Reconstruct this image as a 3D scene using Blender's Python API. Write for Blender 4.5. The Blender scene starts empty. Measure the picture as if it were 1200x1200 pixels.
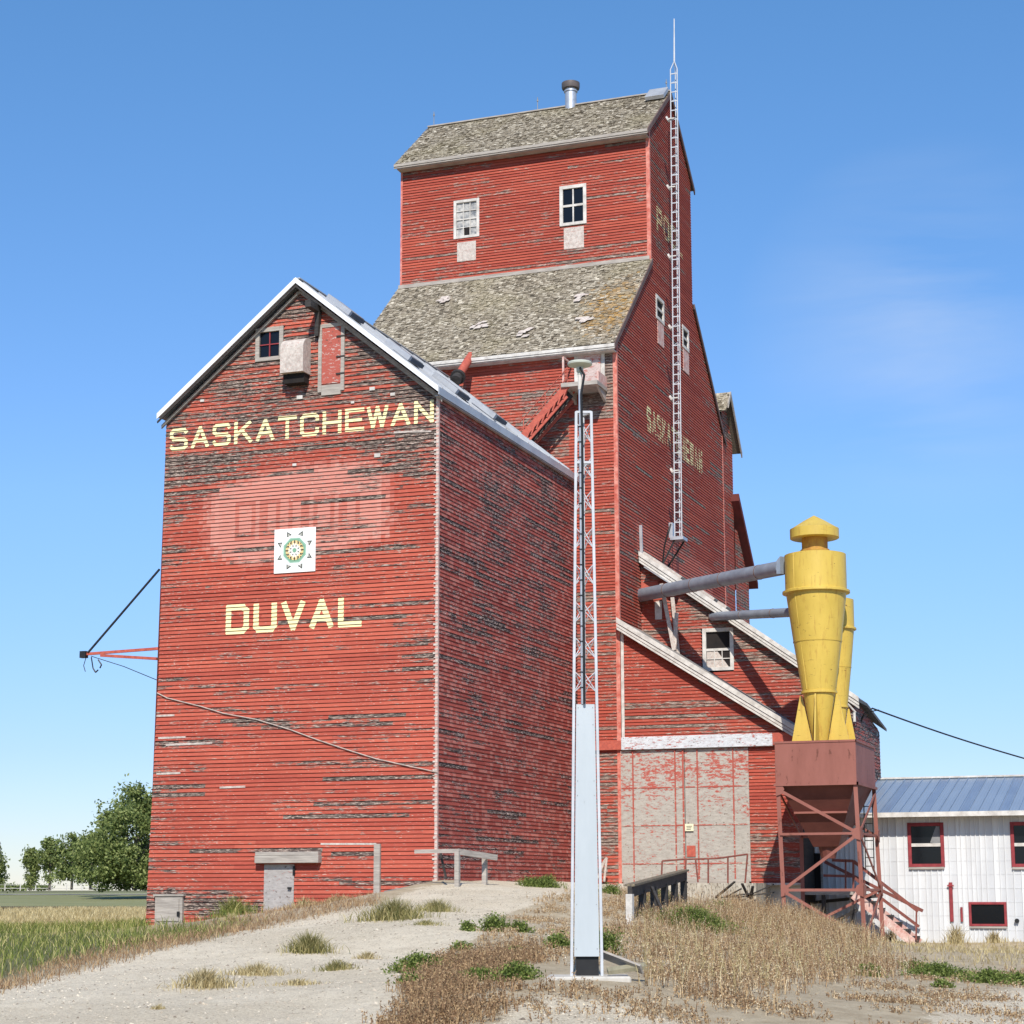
import bpy, math, random
import numpy as np
from mathutils import Vector, Matrix
random.seed(7); rng=np.random.default_rng(11); np.random.seed(5)
SC=bpy.context.scene; COL=SC.collection
# ------------------------------------------------------------------ camera
FPX,SH,PSI,PHI,RHO=2232.73,68.49,.3519,.1656,-.0024
Fv=Vector((-math.sin(PSI)*math.cos(PHI),math.cos(PSI)*math.cos(PHI),math.sin(PHI)))
R0=Vector((math.cos(PSI),math.sin(PSI),0)); U0=R0.cross(Fv)
Rv=math.cos(RHO)*R0+math.sin(RHO)*U0; Uv=-math.sin(RHO)*R0+math.cos(RHO)*U0
cd=bpy.data.cameras.new('camera'); cam=bpy.data.objects.new('camera',cd); COL.objects.link(cam)
cd.sensor_width=36; cd.lens=FPX/1200*36; cd.shift_y=SH/1200; cd.clip_end=20000; cd.clip_start=.1
M=Matrix((Rv,Uv,-Fv)).transposed().to_4x4(); cam.matrix_world=M
SC.camera=cam
def ray(x,y): return Fv+Rv*((x-600)/FPX)-Uv*((y-600-SH)/FPX)
def aY(x,y,Y): d=ray(x,y); return d*(Y/d.y)
def aX(x,y,X): d=ray(x,y); return d*(X/d.x)
def aD(x,y,D): return ray(x,y)*D
def projn(P):
    P=np.asarray(P); d=P@np.array(Fv)
    return 600+FPX*(P@np.array(Rv))/d, 600+SH-FPX*(P@np.array(Uv))/d
# ------------------------------------------------------------------ building numbers (metres, eye level = 0)
AY=48.; AX0=-28.50; AX1=-19.81; AZE=13.72; AZP=17.27
TY=60.24; TX=-18.32; TLX=-28.29; TY2=75.1; CY1=64.71; CY2=70.65
ZCE=27.86; ZCB=22.63; ZME=18.48; ZCP=30.33
UY=62.8; URX=-11.05
BY=56.0; WY=62.0
L=Vector((-.33,1,-.93)).normalized()
# ------------------------------------------------------------------ materials
def newmat(name):
    m=bpy.data.materials.new(name); m.use_nodes=True; nt=m.node_tree; nt.nodes.clear()
    o=nt.nodes.new('ShaderNodeOutputMaterial'); b=nt.nodes.new('ShaderNodeBsdfPrincipled')
    nt.links.new(b.outputs[0],o.inputs[0]); return m,nt,b
def N(nt,t,**k):
    n=nt.nodes.new(t)
    for a,v in k.items():
        if hasattr(n,a): setattr(n,a,v)
        else: n.inputs[a].default_value=v
    return n
def col(c): return (c[0],c[1],c[2],1)
def coords(nt,scale=(1,1,1),kind='Object'):
    tc=N(nt,'ShaderNodeTexCoord'); mp=N(nt,'ShaderNodeMapping'); mp.inputs['Scale'].default_value=scale
    nt.links.new(tc.outputs[kind],mp.inputs[0]); return mp.outputs[0]
def noise(nt,vec,scale,detail=4,rough=.6,dist=0):
    n=N(nt,'ShaderNodeTexNoise'); n.inputs['Scale'].default_value=scale; n.inputs['Detail'].default_value=detail
    n.inputs['Roughness'].default_value=rough; n.inputs['Distortion'].default_value=dist
    nt.links.new(vec,n.inputs['Vector']); return n.outputs['Fac']
def ramp(nt,fac,stops):
    r=N(nt,'ShaderNodeValToRGB'); e=r.color_ramp.elements
    while len(e)<len(stops): e.new(.5)
    for i,(p,c) in enumerate(stops):
        e[i].position=p; e[i].color=col(c) if hasattr(c,'__len__') else (c,c,c,1)
    nt.links.new(fac,r.inputs[0]); return r.outputs[0]
def mix(nt,f,a,b,mode='MIX'):
    n=N(nt,'ShaderNodeMix'); n.data_type='RGBA'; n.blend_type=mode
    for s,i in ((f,0),(a,6),(b,7)):
        if hasattr(s,'default_value') or hasattr(s,'links'): nt.links.new(s,n.inputs[i])
        elif i==0: n.inputs[0].default_value=s
        else: n.inputs[i].default_value=col(s)
    return n.outputs[2]
def math_(nt,op,a,b=0.,clamp=False):
    n=N(nt,'ShaderNodeMath'); n.operation=op; n.use_clamp=clamp
    for s,i in ((a,0),(b,1)):
        if hasattr(s,'links'): nt.links.new(s,n.inputs[i])
        else: n.inputs[i].default_value=s
    return n.outputs[0]
def bump(nt,b,h,strength=.4,dist=.02):
    n=N(nt,'ShaderNodeBump'); n.inputs['Strength'].default_value=strength; n.inputs['Distance'].default_value=dist
    nt.links.new(h,n.inputs['Height']); nt.links.new(n.outputs[0],b.inputs['Normal'])
def attr(nt,name='mask'):
    a=N(nt,'ShaderNodeAttribute'); a.attribute_name=name; s=N(nt,'ShaderNodeSeparateColor')
    nt.links.new(a.outputs['Color'],s.inputs[0]); return a.outputs['Color'],s.outputs
def siding_mat(name,red,red2,grey,dark,pale,pinkc=(.62,.2,.15),chip=.80,dk=.43):
    m,nt,b=newmat(name)
    _,s=attr(nt); wear,pink,rnd=s[0],s[1],s[2]
    v1=coords(nt,(.9,.9,9)); v2=coords(nt,(3,3,30)); v3=coords(nt,(.35,.35,.35))
    n1=noise(nt,v1,1.3,5,.65); n2=noise(nt,v2,1.6,5,.7); n3=noise(nt,v3,1.,4,.6)
    base=mix(nt,rnd,red,red2)
    base=mix(nt,ramp(nt,n3,[(.35,0.),(.7,.55)]),base,tuple(c*.8 for c in red2))
    base=mix(nt,ramp(nt,n2,[(.5,0.),(.75,.35)]),base,tuple(min(1,c*1.35+.03) for c in red))
    pk=math_(nt,'MULTIPLY',pink,ramp(nt,n2,[(.3,.75),(.7,1.)]))
    base=mix(nt,pk,base,pinkc)
    # bare grey wood
    g=math_(nt,'ADD',math_(nt,'MULTIPLY',n1,.62),math_(nt,'MULTIPLY',n2,.38))
    g=math_(nt,'ADD',g,math_(nt,'MULTIPLY',wear,.36))
    gm=ramp(nt,g,[(.60,0.),(.66,1.)])
    n4=noise(nt,coords(nt,(1.5,1.5,26)),2.1,4,.7)
    greyc=mix(nt,ramp(nt,n4,[(dk,0.),(dk+.17,1.)]),dark,grey)
    greyc=mix(nt,ramp(nt,n2,[(.52,0.),(.62,.8)]),greyc,pale)
    c=mix(nt,gm,base,greyc)
    # pale chips
    n5=noise(nt,coords(nt,(4,4,22)),2.3,3,.6)
    n6=noise(nt,coords(nt,(.8,.8,1.2)),1.,2,.5)
    ch=math_(nt,'ADD',n5,math_(nt,'MULTIPLY',n6,.25))
    ch=math_(nt,'ADD',ch,math_(nt,'MULTIPLY',wear,.06))
    c=mix(nt,ramp(nt,ch,[(chip,0.),(chip+.04,.85)]),c,pale)
    c=mix(nt,ramp(nt,math_(nt,'MULTIPLY',wear,.5),[(.6,0.),(.65,1.)]),c,mix(nt,n2,dark,tuple(x*.35 for x in red2)))  # values above full wear: board undersides, painted dark as lap shade
    nt.links.new(c,b.inputs['Base Color']); b.inputs['Roughness'].default_value=.8
    b.inputs['Specular IOR Level'].default_value=.25
    bump(nt,b,n2,.5,.008); return m
MS_T=siding_mat('siding_tower',(.41,.083,.050),(.30,.052,.034),(.25,.19,.15),(.06,.03,.025),(.5,.4,.33))
MS_A=siding_mat('siding_annex',(.48,.108,.066),(.34,.062,.040),(.21,.155,.125),(.02,.012,.011),(.55,.43,.35),(.56,.25,.195),.79,.46)
MS_S=siding_mat('siding_annex_side',(.40,.092,.068),(.27,.05,.038),(.24,.175,.14),(.02,.01,.01),(.60,.46,.40),(.55,.24,.19),.765,.52)
def simple(name,c,rough=.7,var=.25,sc=3,stretch=(1,1,1),metal=0,bmp=.2,c2=None,spots=None,spec=.3):
    m,nt,b=newmat(name); v=coords(nt,stretch)
    n=noise(nt,v,sc,5,.65)
    c2=c2 or tuple(x*(1-var) for x in c)
    out=mix(nt,ramp(nt,n,[(.35,0.),(.65,1.)]),c,c2)
    if spots:
        n2=noise(nt,v,sc*4,4,.7); out=mix(nt,ramp(nt,n2,[(spots[1],0.),(spots[1]+.05,.9)]),out,spots[0])
    nt.links.new(out,b.inputs['Base Color']); b.inputs['Roughness'].default_value=rough; b.inputs['Metallic'].default_value=metal
    b.inputs['Specular IOR Level'].default_value=spec
    if bmp: bump(nt,b,n,bmp,.01)
    return m
M_trimred=simple('trim_red',(.62,.26,.2),c2=(.45,.09,.06),sc=5,spots=((.6,.5,.42),.62))
M_trimpale=simple('trim_pale',(.62,.48,.42),c2=(.5,.24,.2),sc=6,spots=((.25,.15,.12),.63))
M_white=simple('white_paint',(.64,.61,.56),c2=(.43,.40,.36),sc=4,spots=((.3,.26,.22),.66))
M_greyw=simple('weathered_wood',(.42,.38,.33),c2=(.27,.24,.21),sc=2,stretch=(1,1,9),spots=((.12,.1,.09),.66))
M_paleboard=simple('pale_board',(.58,.52,.46),c2=(.38,.33,.29),sc=3,stretch=(3,3,3),spots=((.45,.12,.09),.6))
M_darkw=simple('creosote_wood',(.05,.045,.042),c2=(.025,.022,.02),sc=4,stretch=(1,1,4))
M_metalroof=simple('galvanised_roof',(.47,.48,.49),c2=(.36,.37,.39),rough=.42,metal=.35,sc=1.5,bmp=.05)
M_galv=simple('galvanised_steel',(.55,.57,.6),c2=(.4,.42,.45),rough=.42,metal=.55,sc=5,bmp=.05)
M_alu=simple('aluminium_sheet',(.45,.49,.51),c2=(.39,.43,.45),rough=.5,metal=.1,sc=1.6,stretch=(1,1,.25),spots=((.33,.36,.37),.62),bmp=.04)
M_legs=simple('painted_steel',(.52,.54,.57),c2=(.42,.44,.46),rough=.5,metal=0,sc=3,bmp=.02)
M_duct=simple('duct_steel',(.30,.345,.40),c2=(.22,.25,.30),rough=.4,metal=.3,sc=2,spots=((.22,.1,.06),.7),bmp=.05)
M_black=simple('black_plastic',(.012,.012,.013),c2=(.02,.02,.02),rough=.5,bmp=0)
M_dark=simple('dark_interior',(.012,.01,.01),c2=(.02,.016,.014),rough=.9,bmp=0)
M_conc=simple('concrete',(.55,.52,.46),c2=(.42,.39,.34),sc=3,spots=((.12,.1,.08),.68))
M_orange=simple('red_pipe_paint',(.48,.11,.07),c2=(.33,.07,.05),sc=8,spots=((.3,.2,.16),.62))
M_rustlt=simple('bin_paint',(.285,.108,.082),c2=(.225,.082,.06),sc=1.4,stretch=(1,1,.3),rough=.6,spots=((.13,.045,.03),.61),bmp=.03)
M_hop=simple('hopper_paint',(.15,.05,.038),c2=(.11,.036,.028),sc=1.5,rough=.6,bmp=.05)
M_rail=simple('rail_brown',(.24,.075,.055),c2=(.14,.05,.04),sc=8)
M_redframe=simple('red_window_paint',(.3,.045,.05),c2=(.2,.03,.035),sc=4)
M_rod=simple('thin_metal',(.3,.3,.3),c2=(.2,.2,.2),bmp=0)
M_letter=None
def letter_mat(name,hole):
    m,nt,b=newmat(name)
    n1=noise(nt,coords(nt,(1.5,1.5,12)),2.2,5,.7); n2=noise(nt,coords(nt,(1,1,1)),.9,2,.5)
    f=math_(nt,'ADD',n1,math_(nt,'MULTIPLY',n2,.3))
    c=mix(nt,ramp(nt,f,[(hole,0.),(hole+.03,1.)]),(.80,.70,.36),(.36,.055,.035))
    c=mix(nt,ramp(nt,n1,[(.3,.5),(.5,0.)]),c,(.62,.5,.25))
    nt.links.new(c,b.inputs['Base Color']); b.inputs['Roughness'].default_value=.75; return m
M_letter=letter_mat('cream_lettering',.80); M_letter2=letter_mat('faded_lettering',.65)
# yellow cyclone paint with scratches
def yellow():
    m,nt,b=newmat('yellow_paint')
    n=noise(nt,coords(nt,(1,1,.4)),1.3,4,.6); c=mix(nt,ramp(nt,n,[(.3,0.),(.7,1.)]),(.62,.44,.085),(.50,.35,.06))
    v=coords(nt,(1,1,5)); s=noise(nt,v,2.2,6,.75,1.2); c=mix(nt,ramp(nt,s,[(.635,0.),(.65,.9)]),c,(.09,.035,.02))
    s2=noise(nt,coords(nt,(5,5,.6)),2.,6,.72); c=mix(nt,ramp(nt,s2,[(.54,0.),(.70,.7)]),c,(.36,.19,.04))
    nt.links.new(c,b.inputs['Base Color']); b.inputs['Roughness'].default_value=.42; b.inputs['Specular IOR Level'].default_value=.4
    bump(nt,b,noise(nt,coords(nt,(1,1,.5)),2.5,3,.5),.35,.05); return m
M_yel=yellow()
def shingle():
    m,nt,b=newmat('cedar_shingles'); _,s=attr(nt)
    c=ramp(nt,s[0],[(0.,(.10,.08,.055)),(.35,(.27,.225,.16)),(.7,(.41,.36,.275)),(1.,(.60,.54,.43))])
    n=noise(nt,coords(nt,(1,1,1)),14,3,.7); c=mix(nt,ramp(nt,n,[(.4,0.),(.7,.6)]),c,(.10,.085,.06))
    n2=noise(nt,coords(nt,(1,1,1)),.55,3,.6); c=mix(nt,ramp(nt,n2,[(.5,0.),(.68,.45)]),c,(.29,.25,.15))
    c=mix(nt,s[1],c,(.36,.2,.05))
    nt.links.new(c,b.inputs['Base Color']); b.inputs['Roughness'].default_value=.9; bump(nt,b,n,.6,.02); return m
M_sh=shingle()
def door_mat(name,thr,c0=(.47,.42,.35),zk=.028):
    m,nt,b=newmat(name)
    n=noise(nt,coords(nt,(1,1,3)),6,5,.75); n2=noise(nt,coords(nt,(.5,.5,.5)),1.4,3,.6)
    c=mix(nt,ramp(nt,n,[(.35,0.),(.6,1.)]),c0,tuple(x*.72 for x in c0))
    sp=N(nt,'ShaderNodeSeparateXYZ'); nt.links.new(coords(nt),sp.inputs[0])
    f=math_(nt,'ADD',n,math_(nt,'MULTIPLY',n2,.45)); f=math_(nt,'ADD',f,math_(nt,'MULTIPLY',sp.outputs[2],zk))
    c=mix(nt,ramp(nt,f,[(thr,0.),(thr+.03,1.)]),c,(.38,.085,.06))
    n3=noise(nt,coords(nt,(1.2,1.2,2)),9,3,.6); c=mix(nt,ramp(nt,n3,[(.64,0.),(.67,.85)]),c,(.1,.06,.045))
    nt.links.new(c,b.inputs['Base Color']); b.inputs['Roughness'].default_value=.85; bump(nt,b,n,.5,.01); return m
M_door=door_mat('peeling_door',.868,(.43,.40,.35)); M_door2=door_mat('peeling_red_panel',.655,(.5,.40,.36),0.); M_door4=door_mat('peeling_pale_panel',.74,(.56,.44,.40),0.); M_door3=door_mat('grey_plank_door',.86,(.4,.37,.35))
M_beam=door_mat('peeling_beam',.93,(.62,.64,.66))
def glass():
    m,nt,b=newmat('window_glass'); b.inputs['Base Color'].default_value=(.006,.007,.009,1); b.inputs['Roughness'].default_value=.12
    b.inputs['Specular IOR Level'].default_value=.3
    n=noise(nt,coords(nt),3,2); bump(nt,b,n,.1,.01); return m
M_glass=glass()
M_dust=simple('dusty_glass',(.5,.48,.44),c2=(.14,.15,.16),rough=.3,sc=5,bmp=0)
def whitewall():
    m,nt,b=newmat('white_metal_cladding')
    _,s=attr(nt); n=noise(nt,coords(nt,(1,1,.25)),2.5,4,.6)
    c=mix(nt,s[0],(.66,.66,.65),(.50,.505,.51)); c=mix(nt,ramp(nt,n,[(.4,0.),(.75,.5)]),c,(.47,.465,.46))
    nt.links.new(c,b.inputs['Base Color']); b.inputs['Roughness'].default_value=.55; bump(nt,b,n,.25,.03); return m
M_wall=whitewall()
def blueroof():
    m,nt,b=newmat('blue_metal_roof'); _,s=attr(nt)
    n=noise(nt,coords(nt,(1,.3,1)),1.5,4,.6)
    c=mix(nt,s[0],(.26,.32,.40),(.14,.19,.29)); c=mix(nt,ramp(nt,n,[(.3,0.),(.7,.4)]),c,(.33,.4,.48))
    nt.links.new(c,b.inputs['Base Color']); b.inputs['Roughness'].default_value=.38; b.inputs['Metallic'].default_value=.3
    w=N(nt,'ShaderNodeTexWave'); w.inputs['Scale'].default_value=3.4; nt.links.new(coords(nt,(1,0,0)),w.inputs[0]); bump(nt,b,w.outputs['Fac'],.3,.02)
    return m
M_blue=blueroof()
def groundmat():
    m,nt,b=newmat('ground_material'); _,s=attr(nt)   # R gravel, G green, B dry straw
    v=coords(nt,(1,1,1)); big=noise(nt,v,.35,5,.6); mid=noise(nt,v,3,6,.7); fine=noise(nt,v,28,5,.8)
    vor=N(nt,'ShaderNodeTexVoronoi'); vor.inputs['Scale'].default_value=22; nt.links.new(v,vor.inputs['Vector'])
    gr=mix(nt,ramp(nt,big,[(.42,0.),(.58,1.)]),(.64,.555,.42),(.52,.44,.32))
    gr=mix(nt,ramp(nt,mid,[(.45,0.),(.66,.6)]),gr,(.38,.315,.225))
    gr=mix(nt,ramp(nt,fine,[(.46,0.),(.58,.75)]),gr,(.68,.60,.46)); gr=mix(nt,ramp(nt,fine,[(.36,.8),(.44,0.)]),gr,(.24,.2,.15))
    gr=mix(nt,ramp(nt,vor.outputs['Distance'],[(.0,.0),(.16,.0),(.2,0.)]),gr,(.2,.17,.13))
    soil=mix(nt,ramp(nt,mid,[(.35,0.),(.65,1.)]),(.33,.26,.17),(.47,.39,.27))
    soil=mix(nt,ramp(nt,fine,[(.5,0.),(.65,.6)]),soil,(.46,.39,.28))
    f=math_(nt,'ADD',s[0],math_(nt,'MULTIPLY',math_(nt,'SUBTRACT',mid,.5),.9)); f=math_(nt,'ADD',f,math_(nt,'MULTIPLY',math_(nt,'SUBTRACT',fine,.5),.4))
    c=mix(nt,ramp(nt,f,[(.42,0.),(.56,1.)]),soil,gr)
    c=mix(nt,s[1],c,mix(nt,mid,(.07,.09,.03),(.14,.14,.055))); c=mix(nt,s[2],c,mix(nt,mid,(.46,.37,.19),(.34,.27,.13)))
    nt.links.new(c,b.inputs['Base Color']); b.inputs['Roughness'].default_value=.95; b.inputs['Specular IOR Level'].default_value=.15
    h=math_(nt,'ADD',math_(nt,'MULTIPLY',mid,.6),math_(nt,'MULTIPLY',fine,.5)); bump(nt,b,h,.9,.05); return m
M_ground=groundmat()
def plantmat(name,stops,trans=.25):
    m,nt,b=newmat(name); _,s=attr(nt); c=ramp(nt,s[0],stops); nt.links.new(c,b.inputs['Base Color'])
    b.inputs['Roughness'].default_value=.7; b.inputs['Specular IOR Level'].default_value=.2
    if trans:
        t=N(nt,'ShaderNodeBsdfTranslucent'); nt.links.new(c,t.inputs[0]); mx=N(nt,'ShaderNodeMixShader'); mx.inputs[0].default_value=trans
        nt.links.new(b.outputs[0],mx.inputs[1]); nt.links.new(t.outputs[0],mx.inputs[2])
        nt.links.new(mx.outputs[0],[n for n in nt.nodes if n.type=='OUTPUT_MATERIAL'][0].inputs[0])
    return m
M_green=plantmat('green_grass',[(0.,(.07,.10,.022)),(.45,(.17,.205,.045)),(.8,(.33,.32,.10)),(1.,(.6,.51,.24))])
M_straw=plantmat('straw_grass',[(0.,(.24,.18,.08)),(.5,(.45,.36,.18)),(1.,(.66,.57,.34))])
M_weed=plantmat('dead_weed',[(0.,(.13,.075,.04)),(.4,(.32,.20,.11)),(.75,(.52,.37,.20)),(1.,(.72,.61,.42))])
M_bush=plantmat('bush_leaves',[(0.,(.05,.075,.018)),(.5,(.14,.19,.04)),(1.,(.27,.31,.09))])
M_tuft=plantmat('tuft_grass',[(0.,(.09,.10,.03)),(.45,(.24,.22,.08)),(1.,(.5,.42,.2))])
M_leaf=plantmat('tree_leaves',[(0.,(.08,.115,.035)),(.5,(.20,.25,.075)),(1.,(.40,.44,.17))],.45)
M_bark=simple('bark',(.2,.17,.13),c2=(.12,.1,.08),sc=5,stretch=(1,1,.3))
# ------------------------------------------------------------------ object helpers
def tag(o,label=None,cat=None,group=None,kind=None):
    if label: o['label']=label
    if cat: o['category']=cat
    if group: o['group']=group
    if kind: o['kind']=kind
    return o
def wloc(o):
    v=Vector((0,0,0))
    while o: v+=o.location; o=o.parent
    return v
def thing(name,loc,label,cat,group=None):
    o=bpy.data.objects.new(name,None); o.empty_display_size=.3; COL.objects.link(o); o.location=loc; return tag(o,label,cat,group)
class MB:
    def __init__(s): s.v=[]; s.f=[]; s.c=[]; s.cur=None; s.isl=[]
    def poly(s,pts,c=None):
        i=len(s.v); s.v+= [tuple(p) for p in pts]; s.f.append(tuple(range(i,i+len(pts)))); s.c.append(c or s.cur or (0,0,0,1))
    def hexa(s,p):  # 8 points: bottom 0-3, top 4-7
        s.isl.append((len(s.v),len(s.f)))
        i=len(s.v); s.v+=[tuple(q) for q in p]
        for f in ((3,2,1,0),(4,5,6,7),(0,1,5,4),(1,2,6,5),(2,3,7,6),(3,0,4,7)):
            s.f.append(tuple(i+k for k in f)); s.c.append(s.cur or (0,0,0,1))
    def box(s,a,b):
        x0,y0,z0=[min(a[k],b[k]) for k in range(3)]; x1,y1,z1=[max(a[k],b[k]) for k in range(3)]
        s.hexa([(x0,y0,z0),(x1,y0,z0),(x1,y1,z0),(x0,y1,z0),(x0,y0,z1),(x1,y0,z1),(x1,y1,z1),(x0,y1,z1)])
    def bar(s,a,b,w,h=None,up=(0,0,1)):
        a=Vector(a); b=Vector(b); h=h or w; d=(b-a).normalized(); up=Vector(up)
        if abs(d.dot(up))>.98: up=Vector((0,1,0))
        x=d.cross(up).normalized()*w/2; y=x.cross(d).normalized()*h/2
        s.hexa([a-x-y,a+x-y,a+x+y,a-x+y,b-x-y,b+x-y,b+x+y,b-x+y])
    def tube(s,a,b,r,n=10,r2=None,caps=True):
        a=Vector(a); b=Vector(b); r2=r if r2 is None else r2; d=(b-a).normalized()
        up=Vector((0,0,1)) if abs(d.z)<.95 else Vector((0,1,0)); x=d.cross(up).normalized(); y=x.cross(d)
        i=len(s.v); s.isl.append((len(s.v),len(s.f)))
        for p,rr in ((a,r),(b,r2)):
            for k in range(n): t=2*math.pi*k/n; s.v.append(tuple(p+x*math.cos(t)*rr+y*math.sin(t)*rr))
        for k in range(n): s.f.append((i+k,i+(k+1)%n,i+n+(k+1)%n,i+n+k)); s.c.append(s.cur or (0,0,0,1))
        if caps:
            s.f.append(tuple(i+k for k in range(n))[::-1]); s.f.append(tuple(i+n+k for k in range(n))); s.c+=[s.cur or (0,0,0,1)]*2
    def path(s,pts,r,n=6):
        for a,b in zip(pts[:-1],pts[1:]): s.tube(a,b,r,n)
    def lathe(s,cx,cy,prof,n=40):
        s.isl.append((len(s.v),len(s.f)))
        i=len(s.v)
        for z,r in prof:
            for k in range(n): t=2*math.pi*k/n; s.v.append((cx+r*math.cos(t),cy+r*math.sin(t),z))
        for j in range(len(prof)-1):
            for k in range(n): s.f.append((i+j*n+k,i+j*n+(k+1)%n,i+(j+1)*n+(k+1)%n,i+(j+1)*n+k)); s.c.append(s.cur or (0,0,0,1))
    def prism(s,pts,ext):
        ext=Vector(ext); n=len(pts); i=len(s.v); s.isl.append((len(s.v),len(s.f))); s.v+=[tuple(Vector(p)) for p in pts]+[tuple(Vector(p)+ext) for p in pts]
        s.f.append(tuple(range(i,i+n))[::-1]); s.f.append(tuple(range(i+n,i+2*n)))
        for k in range(n): s.f.append((i+k,i+(k+1)%n,i+n+(k+1)%n,i+n+k))
        s.c+=[s.cur or (0,0,0,1)]*(n+2)
    def build(s,name,mat,parent=None,loc=None,label=None,cat=None,group=None,kind=None,smooth=False,col_=False,bevel=0,split=False):
        if split and len(s.isl)>1:
            o=None; E=s.isl[1:]+[(len(s.v),len(s.f))]
            for (v0,f0),(v1,f1) in zip(s.isl,E):
                t=MB(); t.v=s.v[v0:v1]; t.f=[tuple(k-v0 for k in f) for f in s.f[f0:f1]]; t.c=s.c[f0:f1]; q=t.build(name,mat,parent,loc,label,cat,group,kind,smooth,col_,bevel); o=o or q
            return o
        off=wloc(parent) if parent else Vector((0,0,0))
        if loc is not None: off=off+Vector(loc)-(off if parent else Vector((0,0,0)))
        elif not parent and s.v:
            a=np.array(s.v); off=Vector(((a[:,0].min()+a[:,0].max())/2,(a[:,1].min()+a[:,1].max())/2,a[:,2].min()))
        if not s.v: print('EMPTY',name); s.poly([(0,0,-5),(0,.01,-5),(0,0,-5.01)])
        me=bpy.data.meshes.new(name); V=np.array(s.v)-np.array(off)
        me.from_pydata(V.tolist(),[],s.f); me.materials.append(mat)
        if col_:
            at=me.attributes.new('mask','FLOAT_COLOR','FACE'); at.data.foreach_set('color',np.array(s.c,dtype=np.float32).ravel())
        if smooth: me.polygons.foreach_set('use_smooth',[True]*len(me.polygons)); me.set_sharp_from_angle(angle=math.radians(35))
        o=bpy.data.objects.new(name,me); COL.objects.link(o)
        if parent:
            o.parent=parent
            if loc is not None: o.location=off-wloc(parent)
        else: o.location=off
        if bevel:
            md=o.modifiers.new('bevel','BEVEL'); md.width=bevel; md.segments=1; md.limit_method='ANGLE'
        return tag(o,label,cat,group,kind)
# ---- lapped siding: real boards, one course after another
def spans(poly,z):
    xs=[]
    for (u0,a),(u1,b) in zip(poly,poly[1:]+poly[:1]):
        if (a<=z)!=(b<=z): xs.append(u0+(u1-u0)*(z-a)/(b-a))
    xs.sort(); return [(xs[i],xs[i+1]) for i in range(0,len(xs)-1,2)]
def pwf(): return random.gauss(0,.11)+(random.uniform(.25,.6) if random.random()<.05 else 0)
def siding(mb,O,ud,nd,poly,pitch=.105,lip=.018,openings=(),wearf=None,cell=.24,jit=.0035,broken=0.):
    O=Vector(O); ud=Vector(ud); nd=Vector(nd); Z=Vector((0,0,1))
    zs=[p[1] for p in poly]; k0=math.floor(min(zs)/pitch); k1=math.ceil(max(zs)/pitch)
    for k in range(k0,k1):
        z0=max(k*pitch,min(zs)); z1=min((k+1)*pitch,max(zs))
        if z1-z0<.02: continue
        A=spans(poly,z0+.002); B=spans(poly,z1-.002)
        if len(A)!=len(B): A=B=spans(poly,(z0+z1)/2)
        zm=(z0+z1)/2
        for (a0,a1),(b0,b1) in zip(A,B):
            segs=[(0.,1.)]
            w=max(a1-a0,.01)
            for (o0,o1,oz0,oz1) in openings:
                if oz0<zm<oz1 and o1>a0 and o0<a1:
                    f0=(o0-a0)/w; f1=(o1-a0)/w; ns=[]
                    for s0,s1 in segs:
                        if f0>s0: ns.append((s0,min(s1,f0)))
                        if f1<s1: ns.append((max(s0,f1),s1))
                    segs=[q for q in ns if q[1]-q[0]>.001]
            for s0,s1 in segs:
                n=max(1,int((s1-s0)*w/cell)); nextj=random.uniform(.3,1)*4/ max(w,.1)+s0; r=random.random(); pw=pwf(); jo=random.uniform(-jit,jit); jz=random.uniform(-.003,.003)
                prev=random.uniform(-jit,jit)*.6
                for i in range(n):
                    f=s0+(s1-s0)*i/n; g=s0+(s1-s0)*(i+1)/n
                    if f>nextj:
                        nextj=f+random.uniform(1.2,4.5)/w; r=random.random(); pw=pwf(); jo=random.uniform(-jit,jit); jz=random.uniform(-.003,.003)
                    nx=prev*.6+random.uniform(-jit,jit)*.5
                    ua=a0+(a1-a0)*f; ub=a0+(a1-a0)*g; uc=b0+(b1-b0)*g; ud_=b0+(b1-b0)*f
                    wr,pk=wearf((ua+ub)/2,zm) if wearf else (.1,0)
                    c=(min(1,max(0,wr+pw+random.uniform(-.04,.04))),pk,r,1)
                    la=lip+jo+prev; lb=lip+jo+nx; prev=nx
                    p0=O+ud*ua+nd*la+Z*(z0+jz); p1=O+ud*ub+nd*lb+Z*(z0+jz); p2=O+ud*uc+nd*.002+Z*z1; p3=O+ud*ud_+nd*.002+Z*z1
                    if broken and random.random()<broken*wr: continue
                    mb.poly([p0,p1,p2,p3],c)
                    mb.poly([O+ud*ua+nd*0+Z*(z0+jz),O+ud*ub+nd*0+Z*(z0+jz),p1,p0],(1.5,0,r,1))  # underside coloured dark to deepen the shadow line below each board
def plainwall(mb,pts): mb.poly(pts,(.1,0,.5,1))
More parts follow.
